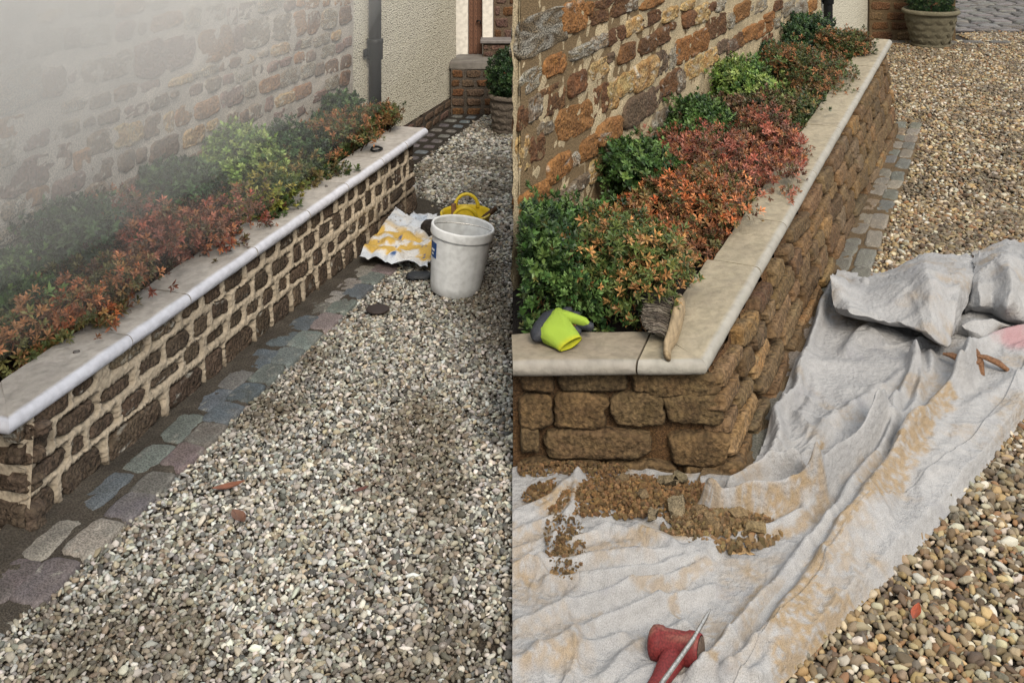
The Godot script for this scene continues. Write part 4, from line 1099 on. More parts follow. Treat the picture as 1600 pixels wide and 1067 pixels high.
func dust_sheet() -> void:
	var at := Vector3(1.0, 0, -3.2)
	var o := thing("dust_sheet", at, "crumpled white dust sheet smeared with sandy mortar dust, spread beside the raked-out planter", "dust sheet")
	var lft := []
	var rgt := []
	for p in [[0, -2.63], [0, -2.796], [0, -2.985], [0, -3.201], [0, -3.45], [0, -3.62], [0.265, -3.612], [0.483, -3.561], [0.665, -3.512], [0.757, -3.62], [0.833, -3.762], [1.001, -4.16], [1.198, -4.591], [1.414, -5.086], [1.488, -5.268]]: lft.append(Vector3(p[0], 0, p[1]))
	for p in [[0.565, -2.63], [0.673, -2.738], [0.793, -2.864], [0.935, -3.01], [1.064, -3.138], [1.208, -3.29], [1.361, -3.467], [1.532, -3.665], [1.663, -3.823], [1.806, -3.995], [2.034, -4.286], [2.188, -4.504], [2.275, -4.683], [2.369, -4.876], [2.471, -5.086]]: rgt.append(Vector3(p[0], 0, p[1]))
	var folds: Array = [
	[.035, .035, [Vector2(0.000, -3.119), Vector2(0.177, -3.133), Vector2(0.359, -3.173), Vector2(0.544, -3.208), Vector2(0.696, -3.244), Vector2(0.847, -3.331), Vector2(0.980, -3.470), Vector2(1.142, -3.709), Vector2(1.366, -4.031)]],
	[.03, .03, [Vector2(0.104, -3.057), Vector2(0.277, -3.063), Vector2(0.367, -3.092), Vector2(0.445, -3.148), Vector2(0.558, -3.185)]],
	[.028, .028, [Vector2(0.000, -2.855), Vector2(0.133, -2.939), Vector2(0.306, -3.007), Vector2(0.416, -3.068), Vector2(0.534, -3.151)]],
	[.03, .03, [Vector2(0.047, -2.774), Vector2(0.212, -2.888), Vector2(0.401, -2.954), Vector2(0.532, -3.039)]],
	[.022, .03, [Vector2(0.000, -2.724), Vector2(0.159, -2.816), Vector2(0.290, -2.850)]],
	[.05, .035, [Vector2(0.424, -2.683), Vector2(0.566, -2.865), Vector2(0.745, -3.067), Vector2(0.928, -3.285), Vector2(1.088, -3.501), Vector2(1.262, -3.787), Vector2(1.418, -4.101), Vector2(1.536, -4.386)]],
	[.045, .04, [Vector2(0.501, -2.689), Vector2(0.641, -2.835), Vector2(0.862, -3.115), Vector2(1.062, -3.388), Vector2(1.294, -3.694), Vector2(1.502, -3.968), Vector2(1.641, -4.209)]],
	[.018, .03, [Vector2(0.578, -2.691), Vector2(0.735, -2.890), Vector2(0.943, -3.149), Vector2(1.091, -3.328), Vector2(1.316, -3.638), Vector2(1.587, -4.012)]],
	[.075, .03, [Vector2(0.585, -3.396), Vector2(0.615, -3.347), Vector2(0.663, -3.353), Vector2(0.796, -3.393), Vector2(0.947, -3.420), Vector2(1.113, -3.649), Vector2(1.270, -3.876)]],
	[.06, .03, [Vector2(0.666, -3.469), Vector2(0.742, -3.547), Vector2(0.832, -3.592), Vector2(0.921, -3.584), Vector2(0.945, -3.486), Vector2(0.936, -3.417)]],
	[.02, .04, [Vector2(0.591, -3.373), Vector2(0.646, -3.364), Vector2(0.781, -3.373), Vector2(0.895, -3.406)]],
	[.03, .025, [Vector2(0.182, -3.221), Vector2(0.279, -3.287), Vector2(0.370, -3.275), Vector2(0.454, -3.215)]],
	[.022, .022, [Vector2(0.079, -3.102), Vector2(0.123, -3.202), Vector2(0.176, -3.387), Vector2(0.195, -3.523)]],
	[.03, .02, [Vector2(0.000, -3.092), Vector2(0.053, -3.112), Vector2(0.105, -3.090)]],
	[.03, .03, [Vector2(0.372, -3.296), Vector2(0.458, -3.244), Vector2(0.548, -3.235), Vector2(0.631, -3.287)]],
	[.045, .035, [Vector2(0.817, -3.617), Vector2(0.964, -4.014), Vector2(1.169, -4.480), Vector2(1.447, -5.142)]],
	[.02, .04, [Vector2(0.885, -3.562), Vector2(1.007, -3.792), Vector2(1.194, -3.986), Vector2(1.459, -4.304)]],
	[.018, .03, [Vector2(1.136, -3.795), Vector2(1.301, -3.837), Vector2(1.434, -3.967)]],
	[.012, .03, [Vector2(0.989, -3.846), Vector2(1.087, -4.164), Vector2(1.203, -4.482)]],
	[.03, .025, [Vector2(1.561, -4.422), Vector2(1.460, -4.039), Vector2(1.348, -3.818), Vector2(1.240, -3.658)]],
	[.025, .03, [Vector2(1.642, -4.459), Vector2(1.498, -4.143), Vector2(1.304, -3.785)]],
	[.04, .05, [Vector2(1.814, -4.460), Vector2(1.605, -4.117), Vector2(1.339, -3.762), Vector2(1.198, -3.533), Vector2(0.874, -3.094)]],
	[.07, .05, [Vector2(2.085, -4.612), Vector2(1.954, -4.551), Vector2(1.805, -4.406), Vector2(1.647, -4.166)]],
	[.02, .06, [Vector2(1.922, -4.251), Vector2(1.695, -4.055), Vector2(1.308, -3.562)]],
	[.02, .03, [Vector2(0.215, -2.716), Vector2(0.318, -2.818), Vector2(0.421, -2.864)]],
	[.018, .025, [Vector2(0.000, -3.360), Vector2(0.116, -3.425), Vector2(0.199, -3.529)]],
	[.03, .05, [Vector2(1.581, -5.136), Vector2(1.510, -4.688), Vector2(1.332, -4.450)]]]
	var stains: Array = [
	[1, .05, [Vector2(1.563, -4.067), Vector2(1.311, -3.684), Vector2(1.027, -3.304), Vector2(0.826, -3.047), Vector2(0.671, -2.827)]],
	[.9, .07, [Vector2(0.912, -3.047), Vector2(0.802, -2.897), Vector2(0.671, -2.760)]],
	[.8, .022, [Vector2(0.671, -3.047), Vector2(0.547, -2.850), Vector2(0.477, -2.724)]],
	[1, .035, [Vector2(0.582, -3.433), Vector2(0.716, -3.336), Vector2(0.879, -3.384)]],
	[.8, .09, [Vector2(0.116, -3.433), Vector2(0.313, -3.467), Vector2(0.504, -3.433), Vector2(0.571, -3.367)]],
	[.7, .035, [Vector2(0.603, -3.336), Vector2(0.476, -3.243), Vector2(0.291, -3.214), Vector2(0.143, -3.156)]],
	[.6, .05, [Vector2(0.000, -3.214), Vector2(0.074, -3.274)]],
	[.7, .03, [Vector2(0.234, -3.185), Vector2(0.363, -3.214), Vector2(0.513, -3.243)]],
	[.6, .03, [Vector2(0.000, -3.304), Vector2(0.092, -3.243)]],
	[.6, .02, [Vector2(0.427, -2.909), Vector2(0.410, -3.021)]],
	[.4, .05, [Vector2(0.000, -2.850), Vector2(0.162, -2.873)]],
	[1, .01, [Vector2(1.026, -3.743), Vector2(0.959, -3.627)]],
	[.6, .03, [Vector2(0.341, -3.021), Vector2(0.448, -3.047), Vector2(0.530, -3.128)]],
	[.4, .02, [Vector2(0.130, -2.873), Vector2(0.232, -2.933)]],
	[.8, .02, [Vector2(0.690, -3.214), Vector2(0.832, -3.274), Vector2(0.941, -3.400)]],
	[.4, .02, [Vector2(0.052, -3.047), Vector2(0.173, -3.060)]],
	[.5, .03, [Vector2(1.007, -3.128), Vector2(0.954, -3.185)]]]
	var fb := folds.map(func(f): return bounds(f[2], f[1] * 1.5))
	var sb := stains.map(func(f): return bounds(f[2], f[1]))
	put("sheet", grid(280, 380, func(s: float, t: float) -> Vector3:
		var q := along(lft, t).lerp(along(rgt, t), s)
		var p := Vector2(q.x, q.z)
		var w := Vector3(p.x, 0, p.y)
		p += Vector2(s3(w, .022), s3(w + Vector3(3, 0, 0), .022)) * .03
		var h := .038 + s3(w, .02) * .014 + s3(w, .055) * .005 + n3(w, .12) * .0015
		var dir := p.rotated(.75)   # long creases that run up the sheet
		var bend := s3(w, .012) * 2.0
		h += ridge(soft.get_noise_2d(dir.x * 60, dir.y * 330 + bend * 90), 5.0) * .013 - .003
		dir = p.rotated(1.05)
		h += ridge(soft.get_noise_2d(dir.x * 110 + 300, dir.y * 620 + bend * 150), 7.0) * .0055
		for k in folds.size():
			if fb[k].has_point(p):
				var x: float = dist(p, folds[k][2]) / (folds[k][1] * 1.5)
				if x < 1: h += float(folds[k][0]) * .92 * (exp(-5.5 * x * x) - .004) * (.9 + s3(w, .015) * .6)
		if s > .87: h += .008 * smoothstep(.87, .875, s)
		var edge := minf((1 - s) * 30, (1 - t) * 40)
		q.y = lerpf(.012, maxf(h, .012), smoothstep(0, 1, edge))
		if q.x < .001: q.x = .001
		return q - at,
	func(q: Vector3, s: float, t: float) -> Color:
		var w := q + at
		var p := Vector2(w.x, w.z)
		var sand := 0.0
		for k in stains.size():
			if sb[k].has_point(p):
				var x: float = dist(p, stains[k][2]) / stains[k][1]
				sand = maxf(sand, smoothstep(1.0, .3, x + n3(q, .1) * .8 + n3(q, .4) * .35) * float(stains[k][0]))
		if s > .88 and t > .2: sand *= .4
		if t < .5 and s < .8: sand = maxf(sand, smoothstep(.0, .45, n3(q * 1.3, .03)) * .5)
		var c := sheet_color(q, sand)
		var red := smoothstep(.14, .03, p.distance_to(Vector2(2.03, -4.56)) + n3(q, .1) * .05)
		return c.lerp(Color(.42, .17, .19), red * .6), Vector3.UP), M.cloth, o)
	for rows in [[[Vector3(1.573, 0.000, -5.438), Vector3(1.631, 0.000, -5.396), Vector3(1.707, 0.000, -5.396), Vector3(1.806, 0.000, -5.438), Vector3(1.937, 0.000, -5.549), Vector3(2.064, 0.000, -5.637), Vector3(2.166, 0.000, -5.655), Vector3(2.245, 0.000, -5.637), Vector3(2.330, 0.000, -5.610)], [Vector3(1.387, 0.160, -4.920), Vector3(1.430, 0.145, -4.821), Vector3(1.500, 0.130, -4.811), Vector3(1.593, 0.150, -4.844), Vector3(1.694, 0.185, -4.875), Vector3(1.762, 0.235, -4.829), Vector3(1.860, 0.200, -4.857), Vector3(1.939, 0.185, -4.867), Vector3(2.036, 0.150, -4.976)], [Vector3(1.360, 0.150, -4.815), Vector3(1.384, 0.165, -4.640), Vector3(1.450, 0.145, -4.624), Vector3(1.546, 0.140, -4.670), Vector3(1.651, 0.155, -4.706), Vector3(1.712, 0.220, -4.626), Vector3(1.783, 0.175, -4.641), Vector3(1.841, 0.180, -4.655), Vector3(1.916, 0.130, -4.756)], [Vector3(1.336, 0.130, -4.702), Vector3(1.368, 0.150, -4.567), Vector3(1.437, 0.130, -4.565), Vector3(1.501, 0.125, -4.540), Vector3(1.578, 0.130, -4.497), Vector3(1.625, 0.140, -4.384), Vector3(1.698, 0.095, -4.413), Vector3(1.753, 0.100, -4.496), Vector3(1.826, 0.080, -4.617)], [Vector3(1.351, 0.100, -4.717), Vector3(1.395, 0.110, -4.633), Vector3(1.457, 0.100, -4.613), Vector3(1.526, 0.095, -4.600), Vector3(1.602, 0.100, -4.551), Vector3(1.647, 0.105, -4.443), Vector3(1.699, 0.075, -4.442), Vector3(1.763, 0.060, -4.542), Vector3(1.827, 0.050, -4.639)], [Vector3(1.414, 0.040, -4.859), Vector3(1.468, 0.040, -4.812), Vector3(1.518, 0.040, -4.772), Vector3(1.582, 0.040, -4.746), Vector3(1.669, 0.040, -4.720), Vector3(1.724, 0.040, -4.650), Vector3(1.756, 0.030, -4.612), Vector3(1.795, 0.030, -4.625), Vector3(1.858, 0.020, -4.698)]], [[Vector3(1.457, 0.000, -4.733), Vector3(1.558, 0.000, -4.797), Vector3(1.613, 0.000, -4.758), Vector3(1.684, 0.000, -4.695), Vector3(1.790, 0.000, -4.646)], [Vector3(1.386, 0.050, -4.578), Vector3(1.492, 0.065, -4.666), Vector3(1.562, 0.060, -4.640), Vector3(1.617, 0.050, -4.572), Vector3(1.735, 0.040, -4.529)], [Vector3(1.348, 0.050, -4.518), Vector3(1.452, 0.060, -4.572), Vector3(1.544, 0.055, -4.554), Vector3(1.633, 0.045, -4.529), Vector3(1.727, 0.035, -4.523)], [Vector3(1.315, 0.010, -4.527), Vector3(1.411, 0.020, -4.499), Vector3(1.521, 0.025, -4.487), Vector3(1.627, 0.025, -4.499), Vector3(1.715, 0.030, -4.517)], [Vector3(1.321, -0.010, -4.549), Vector3(1.419, -0.010, -4.526), Vector3(1.534, -0.010, -4.526), Vector3(1.641, -0.010, -4.538), Vector3(1.736, -0.010, -4.573)]], [[Vector3(2.308, 0.000, -5.673), Vector3(2.386, 0.000, -5.747), Vector3(2.462, 0.000, -5.794), Vector3(2.558, 0.000, -5.842), Vector3(2.640, 0.000, -5.842), Vector3(2.739, 0.000, -5.842), Vector3(2.904, 0.000, -5.842)], [Vector3(2.058, 0.150, -5.038), Vector3(2.095, 0.170, -5.045), Vector3(2.119, 0.200, -5.002), Vector3(2.174, 0.235, -4.959), Vector3(2.253, 0.210, -4.997), Vector3(2.324, 0.225, -4.987), Vector3(2.506, 0.200, -5.041)], [Vector3(1.962, 0.120, -4.865), Vector3(1.962, 0.170, -4.756), Vector3(2.022, 0.150, -4.759), Vector3(2.083, 0.210, -4.715), Vector3(2.151, 0.155, -4.747), Vector3(2.256, 0.190, -4.810), Vector3(2.405, 0.180, -4.837)], [Vector3(1.924, 0.090, -4.789), Vector3(1.939, 0.130, -4.702), Vector3(2.008, 0.115, -4.726), Vector3(2.006, 0.160, -4.587), Vector3(2.115, 0.125, -4.661), Vector3(2.194, 0.150, -4.651), Vector3(2.335, 0.140, -4.696)], [Vector3(1.923, 0.050, -4.807), Vector3(1.968, 0.075, -4.772), Vector3(2.027, 0.070, -4.771), Vector3(2.033, 0.085, -4.650), Vector3(2.111, 0.075, -4.636), Vector3(2.203, 0.080, -4.643), Vector3(2.308, 0.080, -4.643)], [Vector3(1.972, 0.000, -4.917), Vector3(2.042, 0.000, -4.937), Vector3(2.095, 0.000, -4.930), Vector3(2.138, 0.000, -4.876), Vector3(2.205, 0.000, -4.843), Vector3(2.298, 0.000, -4.843), Vector3(2.408, 0.000, -4.843)]], [[Vector3(1.941, 0.000, -4.979), Vector3(2.019, 0.020, -4.964), Vector3(2.078, 0.030, -4.904), Vector3(2.142, 0.020, -4.861)], [Vector3(1.833, 0.060, -4.717), Vector3(1.907, 0.085, -4.675), Vector3(1.973, 0.085, -4.643), Vector3(2.051, 0.060, -4.665)], [Vector3(1.803, 0.050, -4.658), Vector3(1.860, 0.070, -4.598), Vector3(1.922, 0.060, -4.566), Vector3(2.007, 0.045, -4.639)], [Vector3(1.810, 0.010, -4.684), Vector3(1.864, 0.010, -4.659), Vector3(1.889, 0.010, -4.568), Vector3(1.954, 0.010, -4.598)], [Vector3(1.838, -0.020, -4.742), Vector3(1.887, -0.020, -4.704), Vector3(1.913, -0.020, -4.613), Vector3(1.988, -0.020, -4.655)]]]:
		var R: Array = rows
		put("fold", grid(72, 72, func(s: float, t: float) -> Vector3:
			var col := []
			for r in R: col.append(facet(r, s, .35))
			var q := facet(col, t, .45)
			var dd := Vector2(q.x, q.z).rotated(.35)
			q.y += ridge(soft.get_noise_2d(dd.x * 160, dd.y * 430), 6.0) * .016 + ridge(soft.get_noise_2d(dd.y * 200 + 90, dd.x * 360), 8.0) * .010 + s3(q, .035) * .012
			q += Vector3(s3(q, .08), 0, s3(q + Vector3(0, 2, 0), .08)) * .008
			return q - at,
		func(q: Vector3, _s: float, _t: float) -> Color: return sheet_color(q, 0.0), Vector3(0, 1, .5)), M.cloth, o)
	# rubble lying on the sheet
	rubble("loose_rubble", "heap of raked-out brown mortar dirt on the dust sheet at the foot of the front face", Vector2(.34, 3.45), Vector2(.27, .10), .035, 2600, .0062, Color(.84, .67, .47))
	rubble("loose_rubble", "pile of broken sandy mortar lumps on the dust sheet below the corner of the planter", Vector2(.61, 3.29), Vector2(.15, .10), .04, 1000, .0075, Color(.90, .75, .55))
	rubble("loose_rubble", "brown dirt lying along the foot of the planter at the edge of the dust sheet", Vector2(.17, 3.60), Vector2(.18, .04), .022, 900, .0055, Color(.80, .65, .47))
	rubble("loose_rubble", "narrow streak of brown crumbs in a fold of the dust sheet", Vector2(.15, 3.23), Vector2(.05, .16), .012, 420, .005, Color(.78, .64, .46))
	var lumps := [[.49, 3.355, .075, .034, Color(.62, .55, .44)], [.41, 3.31, .045, .03, Color(.52, .46, .36)], [.48, 3.49, .06, .035, Color(.46, .40, .31)], [.39, 3.42, .055, .03, Color(.46, .36, .24)], [.58, 3.27, .07, .045, Color(.58, .44, .28)], [.66, 3.30, .08, .05, Color(.60, .46, .30)], [.70, 3.25, .06, .035, Color(.62, .50, .34)], [.56, 3.33, .05, .04, Color(.56, .43, .28)], [.52, 3.51, .05, .04, Color(.50, .45, .36)], [.34, 3.50, .05, .03, Color(.44, .33, .22)]]
	var words := ["pale flat mortar flake on the dirt heap", "small mortar piece left of the pale flake", "grey-brown mortar chunk by the foot of the wall", "brown chunk in the middle of the dirt heap", "sandy lump at the left of the lump pile", "largest sandy lump on top of the lump pile", "light lump at the right edge of the lump pile", "sandy lump at the back of the lump pile", "grey stone chunk under the corner of the planter", "brown flake at the back of the dirt heap"]
	for k in lumps.size():
		var l: Array = lumps[k]
		var m := chunk(Vector3(l[2] * .85, l[3] * .65, l[2] * .6), .17)
		var mm := tinted_copy(m, lin(vary(l[4].lerp(Color(.74, .67, .54), .5), .05)))
		var c := put("mortar_lump", mm, M.mortar, self, Transform3D(Basis.from_euler(Vector3(rng.randf_range(-.35, .35), rng.randf() * TAU, rng.randf_range(-.35, .35))), Vector3(l[0], .074, -l[1])))
		tag(c, words[k] + " on the dust sheet", "mortar lump", "lumps of old mortar on the dust sheet")
	var clay := [[1.72, 4.27, .11, .5], [1.78, 4.33, .12, 1.4], [1.70, 4.33, .09, 2.2], [1.83, 4.30, .10, 2.7]]
	var cw := ["clay-brown curved shard lying lowest in the gap of the sheet", "clay-brown shard standing upright in the gap of the sheet", "short flat clay-brown shard at the left of the gap in the sheet", "clay-brown shard leaning right in the gap of the sheet"]
	for k in clay.size():
		var q: Array = clay[k]
		var d: Vector3 = Vector3(cos(q[3]), .35 if k % 2 else .1, -sin(q[3])) * q[2] * .6
		var mid := Vector3(q[0], .07, -q[1])
		tag(put("mortar_shard", tube([mid - d, mid - d * .3 + Vector3(0, .012, 0), mid + d * .4 + Vector3(0, .01, 0), mid + d], [.012, .02, .017, .008], 7, lin(Color(.62, .46, .34)), .55), M.mortar, self), cw[k], "mortar shard", "clay-brown shards in the gap of the sheet")

func rubble(called: String, label: String, c: Vector2, r: Vector2, h: float, count: int, size: float, col: Color) -> void:
	var o := thing(called, v3(c), label, "rubble")
	o.set_meta("kind", "stuff")
	put("dirt", grid(30, 24, func(s: float, t: float) -> Vector3:
		var q := Vector2(s * 2 - 1, t * 2 - 1)
		var p := Vector3(q.x * r.x * 1.15, 0, q.y * r.y * 1.15)
		var e := 1 - q.length() + n3(p + v3(c), .12) * .4
		p.y = .034 + maxf(-.025, h * e) + n3(p, .3) * .012
		p.x = maxf(p.x, .004 - c.x)
		return p,
	func(p: Vector3, _s: float, _t: float) -> Color:
		var k := 1 + n3(p, .3) * .5
		var l := lin(col)
		return Color(l.r * k, l.g * k, l.b * k), Vector3.UP), M.mortar, o)
	var wh := []
	var ti := []
	for i in count:
		var a := rng.randf() * TAU
		var f := sqrt(rng.randf()) * 1.15
		var e := maxf(0, 1 - f)
		var s := size * minf(2.1, exp(rng.randfn() * .55))
		if c.x + cos(a) * f * r.x < .02: continue
		wh.append(Transform3D(Basis.from_euler(Vector3(rng.randf() * 6, rng.randf() * 6, rng.randf() * 6)).scaled_local(Vector3(s, s * .8, s)), Vector3(cos(a) * f * r.x, .050 + h * e, sin(a) * f * r.y)))
		ti.append(lin(vary(col, .24)))
	copies("crumbs", crumb(), M.mortar, o, wh, ti)

func chunk(s: Vector3, jag: float) -> ArrayMesh:   # an angular broken lump
	var move := {}
	var out := []
	for f in box_faces(s, minf(s.x, minf(s.y, s.z)) * .28):
		var g := []
		for p in f:
			var key: Vector3 = (p * 2000).round()
			if not move.has(key): move[key] = Vector3(rng.randf_range(-1, 1) * s.x, rng.randf_range(-1, 1) * s.y, rng.randf_range(-1, 1) * s.z) * jag
			g.append(p + move[key])
		out.append(g)
	return convex(out)

func tinted_copy(m: ArrayMesh, col: Color) -> ArrayMesh:
	var a := m.surface_get_arrays(0)
	var c := PackedColorArray()
	for p in a[Mesh.ARRAY_VERTEX]:
		var k := 1 + n3(p, .5) * .4
		c.append(Color(col.r * k, col.g * k, col.b * k))
	a[Mesh.ARRAY_COLOR] = c
	var out := ArrayMesh.new()
	out.add_surface_from_arrays(Mesh.PRIMITIVE_TRIANGLES, a)
	return out

var crumb_mesh: ArrayMesh
func crumb() -> ArrayMesh:
	if crumb_mesh == null: crumb_mesh = chunk(Vector3(1.2, .7, .95), .16)
	return crumb_mesh


func tools() -> void:
	# white bucket
	var o := thing("bucket", Vector3(-.264, 0.0, -5.198), "white plastic builder's bucket with a wire handle, streaked with mortar, on the gravel", "bucket")
	o.basis = Basis.from_euler(Vector3(0, 0, -.13))
	var white := func(p: Vector3) -> Color:
		var k := 1 + n3(p, .04) * .1
		var c := Color(.80 * k, .82 * k, .83 * k)
		c = c.lerp(Color(.42, .42, .41), smoothstep(.055, .02, p.y + n3(p, .12) * .03) * .75)
		return c.lerp(Color(.55, .55, .52), smoothstep(.1, .5, n3(Vector3(p.x, p.y * .25, p.z), .14)) * .4)
	put("tub", lathe([Vector2(0, .006), Vector2(.100, .0), Vector2(.112, .008), Vector2(.118, .05), Vector2(.128, .15), Vector2(.138, .262), Vector2(.137, .30), Vector2(.133, .30), Vector2(.124, .15), Vector2(.112, .02), Vector2(0, .014)], 56, white), M.plastic, o)
	put("rim", lathe([Vector2(.138, .262), Vector2(.144, .263), Vector2(.147, .27), Vector2(.147, .30), Vector2(.143, .307), Vector2(.136, .306), Vector2(.134, .30), Vector2(.137, .29)], 56, func(_p: Vector3) -> Color: return Color(.82, .84, .85)), M.plastic, o)
	var wire := []
	for k in 15:
		var a := PI * k / 14.0
		wire.append(Vector3(-cos(a) * .145, .285 + sin(a) * .012, sin(a) * .142))
	put("wire_handle", tube(wire.map(func(q): return Vector3(q.x, q.y + .01, -q.z * .35 + .03)), range(15).map(func(_k): return .003), 6), M.steel, o)
	var lab := func(a0: float, a1: float, y0: float, y1: float, r: float) -> ArrayMesh:
		return grid(8, 4, func(s: float, t: float) -> Vector3:
			var a := lerpf(a0, a1, s)
			var y := lerpf(y0, y1, t)
			var rr := .1125 + (y - .008) * .102 + r
			return Vector3(sin(a) * rr, y, cos(a) * rr), func(_p: Vector3, _s: float, _t: float) -> Color: return Color.WHITE, Vector3(-1, 0, 1))
	var blue := mat("blue_print", Color(.14, .27, .47), .5, null, null, 1, 0, false)
	var lw := mat("white_print", Color(.85, .87, .88), .5, null, null, 1, 0, false)
	var lb := put("label", lab.call(-1.34, -.90, .165, .235, .0022), blue, o)
	put("label_mark", lab.call(-1.22, -1.00, .195, .205, .0036), lw, lb)
	put("label_mark", lab.call(-1.18, -1.06, .178, .186, .0036), lw, lb)
	# yellow tub
	var y := thing("flexible_tub", Vector3(-.236, 0, -5.78), "yellow flexible rubber tub with loop handles, behind the white bucket", "tub")
	var yc := lin(Color(.90, .79, .22))
	var ycol := func(p: Vector3) -> Color:
		var k := 1 + n3(p, .06) * .2
		return Color(yc.r * k, yc.g * k, yc.b * k).lerp(Color(.55, .50, .36), smoothstep(.1, .5, n3(p, .12)) * .5)
	put("tub", lathe([Vector2(0, .004), Vector2(.085, .002), Vector2(.098, .012), Vector2(.112, .08), Vector2(.124, .165), Vector2(.131, .172), Vector2(.131, .18), Vector2(.124, .182), Vector2(.118, .165), Vector2(.10, .03), Vector2(0, .02)], 44, ycol), M.plastic, y)
	for s in [-1, 1]:
		var path := []
		for k in 11:
			var a := PI * k / 10.0
			path.append(Vector3(-cos(a) * .06, .172 + sin(a) * .065, s * .118 - s * (1 - sin(a)) * .012))
		put("loop_handle", tube(path, [.011, .010, .009, .009, .009, .009, .009, .009, .009, .010, .011], 8, yc), M.plastic, y)
	var h1 := thing("wooden_handle", Vector3(-.29, .06, -5.78), "pale wooden tool handle standing in the yellow tub", "tool handle")
	put("shaft", tube([Vector3(0, 0, 0), Vector3(-.006, .08, .005), Vector3(-.008, .165, .01)], [.012, .014, .013], 10, lin(Color(.66, .50, .36))), M.wood, h1)
	var h2 := thing("wooden_handle", Vector3(-.15, .14, -5.76), "dark wooden tool handle leaning out over the right rim of the yellow tub", "tool handle")
	put("shaft", tube([Vector3(-.05, -.05, 0), Vector3(.01, .02, .0), Vector3(.072, .068, 0)], [.011, .014, .013], 10, lin(Color(.36, .27, .20))), M.wood, h2)
	# sacks
	var s1 := thing("paper_sack", Vector3(-.52, 0, -5.55), "flattened yellow and white cement sack with blue print on the gravel beside the wall", "sack")
	var c1 := [Vector3(-.735, .05, -5.44), Vector3(-.40, .035, -5.36), Vector3(-.33, .04, -5.86), Vector3(-.625, .10, -5.98)]
	put("paper", grid(50, 50, func(s: float, t: float) -> Vector3:
		var q: Vector3 = c1[0].lerp(c1[1], s).lerp(c1[3].lerp(c1[2], s), t)
		q.y += absf(s3(q, .07)) * .04 + n3(q, .2) * .006 + .012
		q.x += s3(q, .06) * .015
		q.z += s3(q + Vector3(3, 0, 0), .06) * .02
		return q - s1.position,
	func(q: Vector3, _s: float, t: float) -> Color:
		var yel := lin(Color(.82, .68, .36))
		var c := Color(.62, .66, .72).lerp(yel, smoothstep(.10, .14, t) * (1 - smoothstep(.60, .8, t)))
		c = c.lerp(Color(.70, .70, .70), smoothstep(.02, .2, n3(q + Vector3(1, 0, 0), .10)) * .95)
		c = c.lerp(Color(.06, .12, .28), smoothstep(.36, .42, n3(q + Vector3(0, 0, 7), .12)) * (1 - smoothstep(.55, .6, t)))
		return c.lerp(Color(.2, .15, .1), smoothstep(.35, .5, n3(q, .35)) * smoothstep(.4, .6, t) * .8), Vector3.UP), M.cloth, s1)
	var s2 := thing("plastic_sack", Vector3(-.47, 0, -5.98), "crumpled white and blue plastic sack heaped behind the flattened yellow sack", "sack")
	put("film", grid(40, 34, func(s: float, t: float) -> Vector3:
		var q := Vector3((s - .5) * .30, 0, (t - .5) * .34)
		var e := 1 - pow(absf(s * 2 - 1), 3)
		var f := 1 - pow(absf(t * 2 - 1), 3)
		q.y = .012 + e * f * .055 + absf(n3(q, .10)) * .07 * e + n3(q, .3) * .012
		q += Vector3(n3(q + Vector3(2, 0, 0), .08) * .05, 0, n3(q + Vector3(0, 0, 4), .08) * .05)
		return q,
	func(q: Vector3, _s: float, _t: float) -> Color:
		var c := Color(.66, .68, .72).lerp(Color(.42, .50, .62), smoothstep(.0, .35, n3(q, .06)) * .7)
		return c.lerp(Color(.16, .13, .11), smoothstep(.3, .5, n3(q, .25)) * .7), Vector3.UP), M.plastic, s2)
	var br := thing("dark_brush", Vector3(-.395, .09, -5.78), "dark bristled brush head lying on the crumpled sack left of the bucket", "brush")
	put("bristle_block", stone(.16, .075, .04, .006, Color(.20, .18, .17), Color(.26, .23, .21), .02, 0, 4.0, 20), M.rugged_stone, br, Transform3D(Basis(Vector3(.96, 0, .25), Vector3(.2, .25, -.95).normalized(), Vector3(-.1, .93, .3)).orthonormalized(), Vector3.ZERO))
	var tr := thing("trowel_blade", Vector3(-.44, .028, -5.33), "dark grey rounded scraper blade poking out from under the yellow sack", "scraper")
	put("blade", stone(.13, .085, .004, .001, Color(.20, .21, .23), Color(.24, .25, .26), .003, 0, 2.6, 20), M.rubber, tr, Transform3D(Basis(Vector3(1, 0, 0), Vector3(0, .12, -1), Vector3(0, 1, .12)).orthonormalized(), Vector3.ZERO))
	var disc := thing("dark_disc", Vector3(-.585, .026, -4.93), "dark oval disc lying flat on the gravel beside the pointed planter", "disc")
	put("disc", lathe([Vector2(0, .006), Vector2(.04, .007), Vector2(.05, .003), Vector2(.051, -.002), Vector2(.046, -.006), Vector2(0, -.006)], 30), mat("iron", Color(.19, .16, .15), .6, null, null, 1, 0, false), disc)
	# the black ring on the coping
	var rc := []
	for k in 25: rc.append(Vector3(cos(TAU * k / 24) * .028, .006 + .003 * sin(TAU * k / 12), sin(TAU * k / 24) * .042))
	var ringpos := v3(l2(2.80, -.10), hl(2.8) + .051)
	var ring := put("rubber_ring", tube(rc, range(25).map(func(_k): return .0055), 8), M.black, self, Transform3D(Basis(), ringpos))
	tag(ring, "small black ring lying on the far end of the pale coping", "ring")
	# chips on the left coping
	var chips := [[.34, -.10, .026], [.60, -.15, .022], [1.28, -.09, .018], [2.15, -.08, .016]]
	var chw := ["grey stone chip lying on the first slab of the left coping", "dark sliver lying beside the first joint of the left coping", "pale chip by the second joint of the left coping", "small pale chip in the middle of the left coping"]
